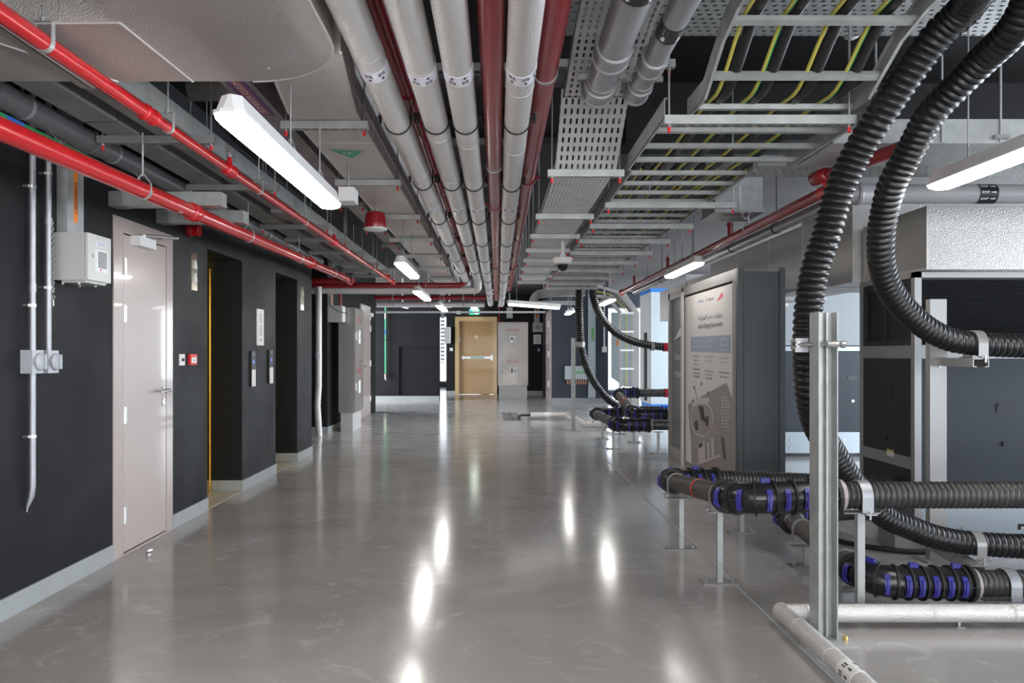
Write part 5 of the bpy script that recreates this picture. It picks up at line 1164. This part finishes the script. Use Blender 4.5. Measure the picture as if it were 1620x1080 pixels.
fp = obj('front_panel', B(x0+.055,x1,y0+.004,y0+.03,ZZ(797,5.4),zm0-.004), M['cabb'], t)
def recess(mb, c, hx, hz): return mb
hx, hz = X_(1590,5.4), ZZ(645,5.4)
hd = obj('recessed_handle', MB().box(hx-.06,hx+.06,y0-.002,y0+.004,hz-.03,hz+.035), M['black'], fp); obj('handle_grip', MB().box(hx-.05,hx+.05,y0-.008,y0-.002,hz+.010,hz+.030), M['cabd'], hd)
obj('lock', MB().cyl((X_(1589,5.4),y0-.008,ZZ(702,5.4)),(X_(1589,5.4),y0+.004,ZZ(702,5.4)),.018,16), M['black'], fp)
sd_ = obj('side_panel', B(x0+.004,x0+.036,y0+.055,y1-.055,ZZ(722,6.1),zm0-.004), M['cabd'], t)
obj('recessed_handle', B(x0+.0,x0+.006,5.72,5.83,ZZ(628,5.8),ZZ(612,5.8)), M['black'], sd_); obj('lock', MB().cyl((x0-.004,5.80,ZZ(693,5.8)),(x0+.006,5.80,ZZ(693,5.8)),.015,14), M['black'], sd_)
gb = obj('grey_rail', B(x0-.002,x0+.036,y0+.055,y1-.055,ZZ(744,5.4)-.0,ZZ(722,5.5)), M['post'], t)
st_ = obj('sticker', B(x0-.004,x0-.002,5.68,5.78,.53-.0,.58), M['white'], gb); obj('yellow_strip', B(x0-.0045,x0-.004,5.68,5.78,.565,.58), M['yellow'], st_)
obj('lower_panel', B(x0+.006,x0+.036,y0+.055,y1-.055,.22,ZZ(744,5.4)-.004), M['cabd'], t)
ww = MB().box(x0+.002,x0+.03,y0+.06,y0+.10,zm1+.003,z_t-.045).box(x0+.002,x0+.03,y1-.10,y1-.06,zm1+.003,z_t-.045).box(x0+.002,x0+.03,y0+.10,y1-.10,zm1+.003,zm1+.04).box(x0+.002,x0+.03,y0+.10,y1-.10,z_t-.09,z_t-.045).box(x0+.01,x0+.03,5.82,5.86,zm1+.04,z_t-.09)
wf = obj('mesh_window_frame', ww, M['cabd'], t)
M['mesh'] = slots('fine_black_mesh', (.03,.03,.03), .006, .006, .0020, .0020, axis=('Y','Z'))
obj('wire_mesh', B(x0+.020,x0+.021,y0+.10,y1-.10,zm1+.04,z_t-.09), M['mesh'], wf)
bs = MB().box(x0+.05,x1,y0+.01,y0+.05,ZZ(850,5.3),ZZ(800,5.4)).box(x0,x0+.05,y0+.05,y1-.05,.0,.21)
bo = obj('base_rail', bs, M['base'], t); sc_ = MB()
for k in range(5): screw(sc_, (x0+.35+k*.42, y0+.01, ZZ(835,5.4)))
obj('screws', sc_, M['steel'], bo); obj('slot', B(X_(1612,5.4),X_(1640,5.4),y0+.008,y0+.01,.05,.09), M['black'], bo)
# silver duct over it, plenum along the hall
t = thing('foil_duct', (3.6,5.5,z_t), 'bright silver insulated duct box sitting on top of the near machine cabinet', 'air duct')
obj('jacket', B(2.99,5.6,5.28,6.2,z_t+.004,ZZ(325,5.28)), M['foilw'], t)
sm = MB().box(2.986,5.6,5.276,5.28,ZZ(325,5.28)-.02,ZZ(325,5.28)).box(2.986,2.99,5.276,6.2,z_t+.004,z_t+.02).box(2.984,2.995,5.274,5.285,z_t+.004,ZZ(325,5.28))
obj('edge_tape', sm, M['tape'], t)
t = thing('foil_duct', (3.2,9,1.9), 'long insulated duct running away beyond the near machine cabinet above the kiosk', 'air duct')
dj = MB().box(2.93,3.6,6.26,7.28,1.895,2.57).box(2.98,3.6,7.28,10.6,1.93,2.555).box(3.0,3.6,10.6,14,1.9,2.45)
obj('jacket', dj, M['foilw'], t)
for y in (6.75,7.28,8.3,9.4,10.6,12): obj('seam_tape', B(2.925 if y<7.3 else 2.975,3.6,y-.012,y+.012,1.89,2.575 if y<7.3 else 2.56), M['tape'], t)
# second cabinet further back
t = thing('machine_cabinet', (4.5,9.8,0), 'blue-black machine cabinet on a pale base seen between the kiosk and the near cabinet', 'machine cabinet', 'machine cabinets on the right')
ax0, ax1, ay0 = 3.45, 5.9, 9.6
obj('body', B(ax0,ax1,ay0+.03,ay0+1.2,.05,2.3), M['cabd'], t)
fp = obj('front_panel', B(ax0+.04,ax1,ay0,ay0+.03,ZZ(682,9.6),ZZ(556,9.6)), M['cabb'], t)
obj('recessed_handle', B(X_(1349,9.6)-.06,X_(1349,9.6)+.05,ay0-.004,ay0,ZZ(600,9.6),ZZ(594.5,9.6)), M['black'], fp); obj('lock', MB().cyl((X_(1349,9.6),ay0-.01,ZZ(634,9.6)),(X_(1349,9.6),ay0,ZZ(634,9.6)),.018,12), M['steel'], fp)
bs = MB().box(ax0,ax1,ay0-.02,ay0+.03,ZZ(716,9.6),ZZ(683,9.6)).box(ax0,ax1,ay0-.01,ay0+.03,ZZ(555,9.6),ZZ(548,9.6)); bo = obj('base_rail', bs, M['base'], t)
sc_ = MB()
for k in range(6):
    for z in (.12,.22): screw(sc_, (ax0+.25+k*.34,ay0-.02,z))
obj('screws', sc_, M['steel'], bo); obj('feet', MB().box(ax0+.1,ax0+.2,ay0+.1,ay0+.2,0,.05).box(ax1-.3,ax1-.2,ay0+.1,ay0+.2,0,.05), M['cabd'], t)
obj('upper_panel', B(ax0,ax1,ay0,ay0+.03,ZZ(546,9.6),2.30), mat('pale_embossed_panel', (.27,.29,.30), .5, .1, bump=.5, bscale=60), t); obj('top_rail', MB().box(ax0,ax1,ay0-.02,ay0,ZZ(450,9.6),ZZ(446,9.6)), M['base'], t)
# ---- far right: tall white container, panels, drop ladder
t = thing('white_cabinet', (5,17.6,0), 'tall white cabinet with blue top and base edges at the back right', 'cabinet')
wx1, wx2, wy = 3.56+.12, 6.0, 17.6
obj('body', B(wx1-.12,wx2,wy,wy+1.3,.14,ZZ(462,wy)), M['cabw'], t)
obj('side_face', B(wx1-.13,wx1-.12,wy+.02,wy+1.3,.14,ZZ(462,wy)), M['greybox'], t)
obj('top_edge', B(wx1-.135,wx2,wy-.02,wy+1.3,ZZ(462,wy),ZZ(456,wy)), M['cbl'], t); obj('base_edge', B(wx1-.1,wx2,wy-.02,wy+1.3,0,.14), M['cbl'], t)
obj('door_gap', B(wx1-.18,wx1-.131,wy+.4,wy+.55,.2,ZZ(525,wy)), M['kiosk'], t); obj('window', B(X_(1049,wy),X_(1057,wy)+.3,wy-.01,wy,ZZ(507,wy),ZZ(465,wy)), M['greybox'], t)
t = thing('earthing_trunk', (2.2,20.1,0), 'tall pale vertical trunking with a green and yellow label on the blue-grey far wall', 'trunking')
a, b = X_(931,20.1), X_(942,20.1); obj('body', B(a,b,20.08,20.18,.14,3.0), M['cabw'], t)
gs = obj('label_strip', B((a+b)/2-.02,(a+b)/2+.05,20.07,20.08,ZZ(539,20.1),ZZ(518,20.1)), M['greenl'], t)
text('EARTHING', ((a+b)/2+.015,20.069,ZZ(528.5,20.1)), (0,0,1), (-1,0,0), .3, .05, M['yellow'], gs)
t = thing('earth_bar_box', (2.0,20.1,.4), 'pale wall box with green label above a copper bar, on the far wall', 'electrical box')
a, b = X_(894.5,20), X_(930,20)
obj('box', B(a,b,20.04,20.185,ZZ(600,20),ZZ(579,20)), M['cabw'], t); gs = obj('label_strip', B(a+.15,b-.08,20.03,20.04,ZZ(590.5,20),ZZ(587,20)), M['greenl'], t)
text('EARTHING', ((a+b)/2+.03,20.029,ZZ(588.7,20)), (1,0,0), (0,0,1), .3, .03, M['yellow'], gs)
br_ = MB()
for k in range(9): br_.box(a+.05+k*.06,a+.08+k*.06,20.05,20.10,ZZ(608,20),ZZ(601,20))
obj('copper_bar', br_, mat('copper',(.45,.22,.14),.4,.7), t)
t = thing('socket_drop', (3.0,20,1), 'white switch box hanging on a thin vertical conduit on the dark wall', 'switch')
xs = X_(957,20); xs = min(xs, 2.9); obj('conduit', MB().cyl((xs,20.15,ZZ(552,20)),(xs,20.15,3.0),.02,8), M['white'], t); obj('box', B(xs-.06,xs+.06,20.08,20.18,ZZ(557,20),ZZ(548,20)), M['white'], t)
# vertical cable ladder at the back right
xl0, xl1, Yv = X_(982,15.2), X_(999.5,15.2), 15.2
t = thing('vertical_cable_ladder', ((xl0+xl1)/2,Yv,0), 'vertical cable ladder with a yellow cable dropping to the floor at the back right', 'cable ladder')
path = fillet([(xl0-.55,Yv,2.55),(xl0-.25,Yv,2.5),(xl0,Yv,2.15),(xl0,Yv,0)],.1)
def vrail(dx):
    return [Vector(p)+Vector((dx if p[2] < 2.3 else dx,0,0 if p[2] < 2.3 else .06)) for p in path]
for dx in (0, .11, .23):
    mb = MB(); pts = [Vector((-.6+xl0+dx*.6,Yv,2.48+dx*.8)),Vector((xl0-.28+dx,Yv,2.44+dx*.4)),Vector((xl0+dx,Yv,2.12+dx*.35)),Vector((xl0+dx,Yv,0))]
    if dx == .11: obj('yellow_cable', MB().tube(pts,.014,8), M['yellow'], t); continue
    for a, b in zip(pts, pts[1:]):
        d = (b-a).normalized(); n = d.cross(Vector((0,1,0))); mb.obox((a+b)/2, d, (0,1,0), n, (b-a).length/2, .06, .028)
    obj('side_rail', mb, M['post'], t)
for k in range(6): z = .25+k*.37; obj('rung', B(xl0-.02,xl0+.25,Yv-.075,Yv-.055,z,z+.035), M['white'], t)
obj('back_panel', MB().prism([(xl0+.20,0),(xl0+.38,0),(xl0+.38,2.15),(xl0+.06,2.6),(xl0-.14,2.55),(xl0+.20,2.1)], Yv+.05, Yv+.07, 'y'), M['post'], t)
t = thing('white_wall_panel', (3.2,19.9,0), 'pale bevelled wall panel with an orange tag behind the vertical cable ladder', 'panel')
xq0, xq1 = X_(967.5,19.9), X_(1003,19.9); obj('panel', MB().prism([(xq0,ZZ(494,19.9)),(xq1,ZZ(494,19.9)),(xq1,.02),(xq0+.35,.02),(xq0+.35,ZZ(612,19.9)),(xq0,ZZ(597,19.9))], 19.9, 19.98, 'y'), M['cabw'], t)
obj('orange_tag', B(X_(976,19.9),X_(979,19.9),19.89,19.9,ZZ(547,19.9),ZZ(537,19.9)), M['orange'], t)

# ---- far wall details
t = thing('green_pipe', (X_(610,21.3),21.3,.7), 'thin vertical green pipe with brass ends on the black far left wall', 'pipe')
xg = X_(610,21.3); obj('tube', MB().cyl((xg,21.3,ZZ(592,21.3)),(xg,21.3,2.62),.022,10), M['greenl'], t)
obj('valve', MB().cyl((xg,21.3,ZZ(592,21.3)),(xg,21.3,ZZ(598,21.3)),.035,10).cyl((xg,21.3,ZZ(598,21.3)),(xg,21.3,ZZ(601,21.3)),.015,8).cyl((xg,21.3,ZZ(504,21.3)),(xg,21.3,ZZ(496,21.3)),.03,10), M['brassp'], t)
obj('blue_band', MB().cyl((xg,21.3,ZZ(529,21.3)),(xg,21.3,ZZ(522,21.3)),.0235,10), M['blue'], t)
for y_ in (484.5,538,591): obj('clip', MB().box(xg-.07,xg+.07,21.27,21.398,ZZ(y_,21.3)-.01,ZZ(y_,21.3)+.01), M['brassp'], t)
t = thing('exit_sign', (X_(751,24.1),24.1,2.5), 'lit green and white emergency exit sign above the gold door', 'exit sign')
a, b, zb_, zt2 = X_(742.5,24.1), X_(758.5,24.1), ZZ(497.5,24.1), ZZ(489,24.1)
obj('panel', B(a,b,24.1,24.13,zb_,zt2), M['exitg'], t)
yy = 24.097; wd = (b-a); zc = (zb_+zt2)/2
obj('arrow', MB().prism([(a+.04,zc-.02),(a+.10,zc-.02),(a+.10,zc-.05),(a+.155,zc),(a+.10,zc+.05),(a+.10,zc+.02),(a+.04,zc+.02)], yy, yy+.003, 'y'), M['exitw'], t)
dp = obj('door_symbol', B(a+wd*.56,a+wd*.88,yy,yy+.003,zb_+.015,zt2-.015), M['exitw'], t)
cxm = a+wd*.72
obj('running_figure', MB().prism([(cxm-.005,zc+.035),(cxm+.012,zc+.035),(cxm+.016,zc+.008),(cxm+.030,zc-.004),(cxm+.012,zc-.006),(cxm+.020,zc-.05),(cxm+.006,zc-.05),(cxm,zc-.02),(cxm-.022,zc-.045),(cxm-.028,zc-.035),(cxm-.006,zc),(cxm-.022,zc+.012)], yy-.003, yy, 'y').lathe((cxm+.006,yy-.001,zc+.048),(0,1,0),[(0,.010),(.002,.010)],10), M['exitg'], dp)
obj('lamp_housing', B(a+.06,b-.06,24.05,24.13,zt2,zt2+.05), M['tube'], t); obj('stem', MB().cyl(((a+b)/2,24.1,zt2+.05),((a+b)/2,24.1,3.23),.012,8), M['white'], t)
def wallbox(nm, x0_, x1_, yt, yb__, Y, m_, lab, cat, th=.05, extra=None):
    t = thing(nm, (X_((x0_+x1_)/2,Y),Y,ZZ(yb__,Y)), lab, cat); o = obj('housing', B(X_(x0_,Y),X_(x1_,Y),Y,Y+th,ZZ(yb__,Y),ZZ(yt,Y)), M[m_], t)
    if extra: extra(t, X_(x0_,Y), X_(x1_,Y), ZZ(yb__,Y), ZZ(yt,Y), Y)
    return t
wallbox('wall_plate',722,729,491.5,496.5,24.36,'white','small white plate on the wall above left of the gold door','wall plate',.04, lambda t,a,b,c,d,Y: obj('line', B(a+.02,b-.02,Y-.002,Y,(c+d)/2-.005,(c+d)/2+.005), M['ink'], t))
def e1(t,a,b,c,d,Y):
    obj('side_door', B(b-.03,b,Y-.01,Y,c+.02,d-.02), M['white'], t); obj('red_button', MB().cyl((b,Y+.05,(c+d)/2),(b+.03,Y+.05,(c+d)/2),.02,8), M['redb'], t)
wallbox('grey_wall_cabinet',703,713,517,543,24.2,'greybox','grey wall cabinet beside the bright gap left of the gold door','electrical box',.2, e1)
wallbox('light_switch',711.5,716.5,550,555,24.36,'white','small white switch on the wall left of the gold door','switch',.04, lambda t,a,b,c,d,Y: obj('rocker', B(a+.03,b-.03,Y-.006,Y,c+.03,d-.03), M['poster'], t))
wallbox('hanging_white_box',801.5,811,486,503,23.9,'white','white box hanging from the ceiling over the wide fire cabinet','electrical box',.1, lambda t,a,b,c,d,Y: obj('bracket', MB().box((a+b)/2-.02,(a+b)/2+.02,Y+.03,Y+.06,d,3.24), M['steel'], t))
def e2(t,a,b,c,d,Y):
    obj('vent', MB().cyl(((a+b)/2,Y-.006,(c+d)/2),((a+b)/2,Y,(c+d)/2),.07,12), M['galvd'], t); obj('lock', MB().cyl((a+.04,Y-.01,(c+d)/2),(a+.04,Y,(c+d)/2),.012,8), M['ink'], t)
wallbox('control_panel',843,858.5,510,525,24.3,'greybox','square grey control panel on the black wall right of the wide fire cabinet','electrical box',.1, e2)
def e3(t,a,b,c,d,Y):
    q = MB()
    for k in range(4): q.box(a+.07,b-.07,Y-.002,Y,d-.08-k*.05,d-.07-k*.05)
    obj('text_lines', q, M['ink'], t)
wallbox('notice_board',844,856,529,544,24.33,'poster','plain pale notice sheet under the square control panel on the black wall','notice',.02, e3)
wallbox('oval_fitting',850,855,549.5,557,24.33,'kiosk','small grey rounded wall fitting under the notice sheet','wall fitting',.05, lambda t,a,b,c,d,Y: obj('cap', MB().lathe(((a+b)/2,Y,(c+d)/2),(0,-1,0),[(0,.04),(.02,.035),(.025,.01)],14), M['plast'], t))
wallbox('cable_trunking',845,853.5,480,509.5,24.32,'galv','vertical trunking with an orange strip above the square control panel','trunking',.07, lambda t,a,b,c,d,Y: obj('label_strip', B(a+.05,b-.05,Y-.004,Y,c+.15,d-.1), M['orange'], t))
tag(obj('red_drop_pipe', MB().cyl((X_(790,24.2),24.2,ZZ(510,24.2)),(X_(790,24.2),24.2,3.24),.03,10), M['redd']), 'thin red vertical pipe dropping to the top of the wide fire cabinet', 'pipe')
for k, (px, py) in enumerate(((640,484),(711,485))):
    c = P(px, py, 19.3); o = thing('security_camera' if k == 0 else 'dome_camera', c, 'small white %s camera below the far cross pipes' % ('bullet security' if k==0 else 'dome'), 'camera')
    if k == 0: obj('body', MB().tube([c+Vector((-.10,.05,.02)),c+Vector((.10,-.06,-.04))],[.045,.04],12), M['white'], o); obj('mount', MB().cyl(c+Vector((-.05,.02,.03)),(c.x-.05,c.y+.02,3.23),.015,8), M['white'], o)
    else: obj('body', MB().lathe(c,(0,0,1),[(-.03,.05),(0,.11),(.06,.11),(.07,.05)],16), M['white'], o); obj('mount', MB().cyl(c+Vector((0,0,.07)),(c.x,c.y,3.23),.015,8), M['white'], o)
# perforated tray beside the bright gap
t = tag(obj('perforated_cable_tray', MB().box(X_(697,21.9),X_(703.5,21.9),21.9,21.905,ZZ(574,21.9),3.2), slots('vertical_tray_sheet',(.6,.6,.6),.03,.11,.008,.028,axis=('X','Z'))), 'vertical perforated tray in the bright gap left of the gold door', 'cable tray')
# curved galvanised duct bend beyond the ladder end
t = thing('trunking_bend', (1.0,14,2.3), 'pinkish grey curved metal trunking just beyond the end of the long cable ladder', 'trunking')
bd = fillet([P(843,478,14.2),P(846,466,14.2),P(872,463,14.2),P(925,462,14.2)],.15)
mb = MB()
for a, b in zip(bd, bd[1:]): d = (b-a).normalized(); mb.obox((a+b)/2, d, (0,1,0), d.cross(Vector((0,1,0))), (b-a).length/2+.004, .16, .07)
obj('bend', mb, M['galvd'], t)
for px in (860,900): q=P(px,463,14.2); obj('hanger_rod', MB().cyl(q,(q.x,q.y,CZ-.06),.008,6), M['rod'], t)
obj('lower_tray', B(X_(843,14.3),X_(915,14.3),14.25,14.35,ZZ(482,14.3),ZZ(476,14.3)), M['galv'], t)

# small things seen between the services
tag(obj('round_duct', MB().tube([(-1.80,4.45,2.86),(-1.22,4.45,2.86)], .075, 24).band((-1.5,4.45,2.86),(1,0,0),.075,.03,.006), M['galvd'], None, 1.0), 'short grey round duct high up beyond the big foil elbow, left of the batten light', 'air duct')
c = Vector((2.19, 4.69, CZ))
t = thing('smoke_detector', c, 'small white round smoke detector on the black ceiling above the cranked ladder', 'smoke detector')
obj('base', MB().lathe(c,(0,0,-1),[(0,.055),(.02,.055),(.022,.048)],24), M['white'], t); obj('head', MB().lathe(c-Vector((0,0,.022)),(0,0,-1),[(0,.045),(.02,.042),(.032,.02)],24), M['white'], t)
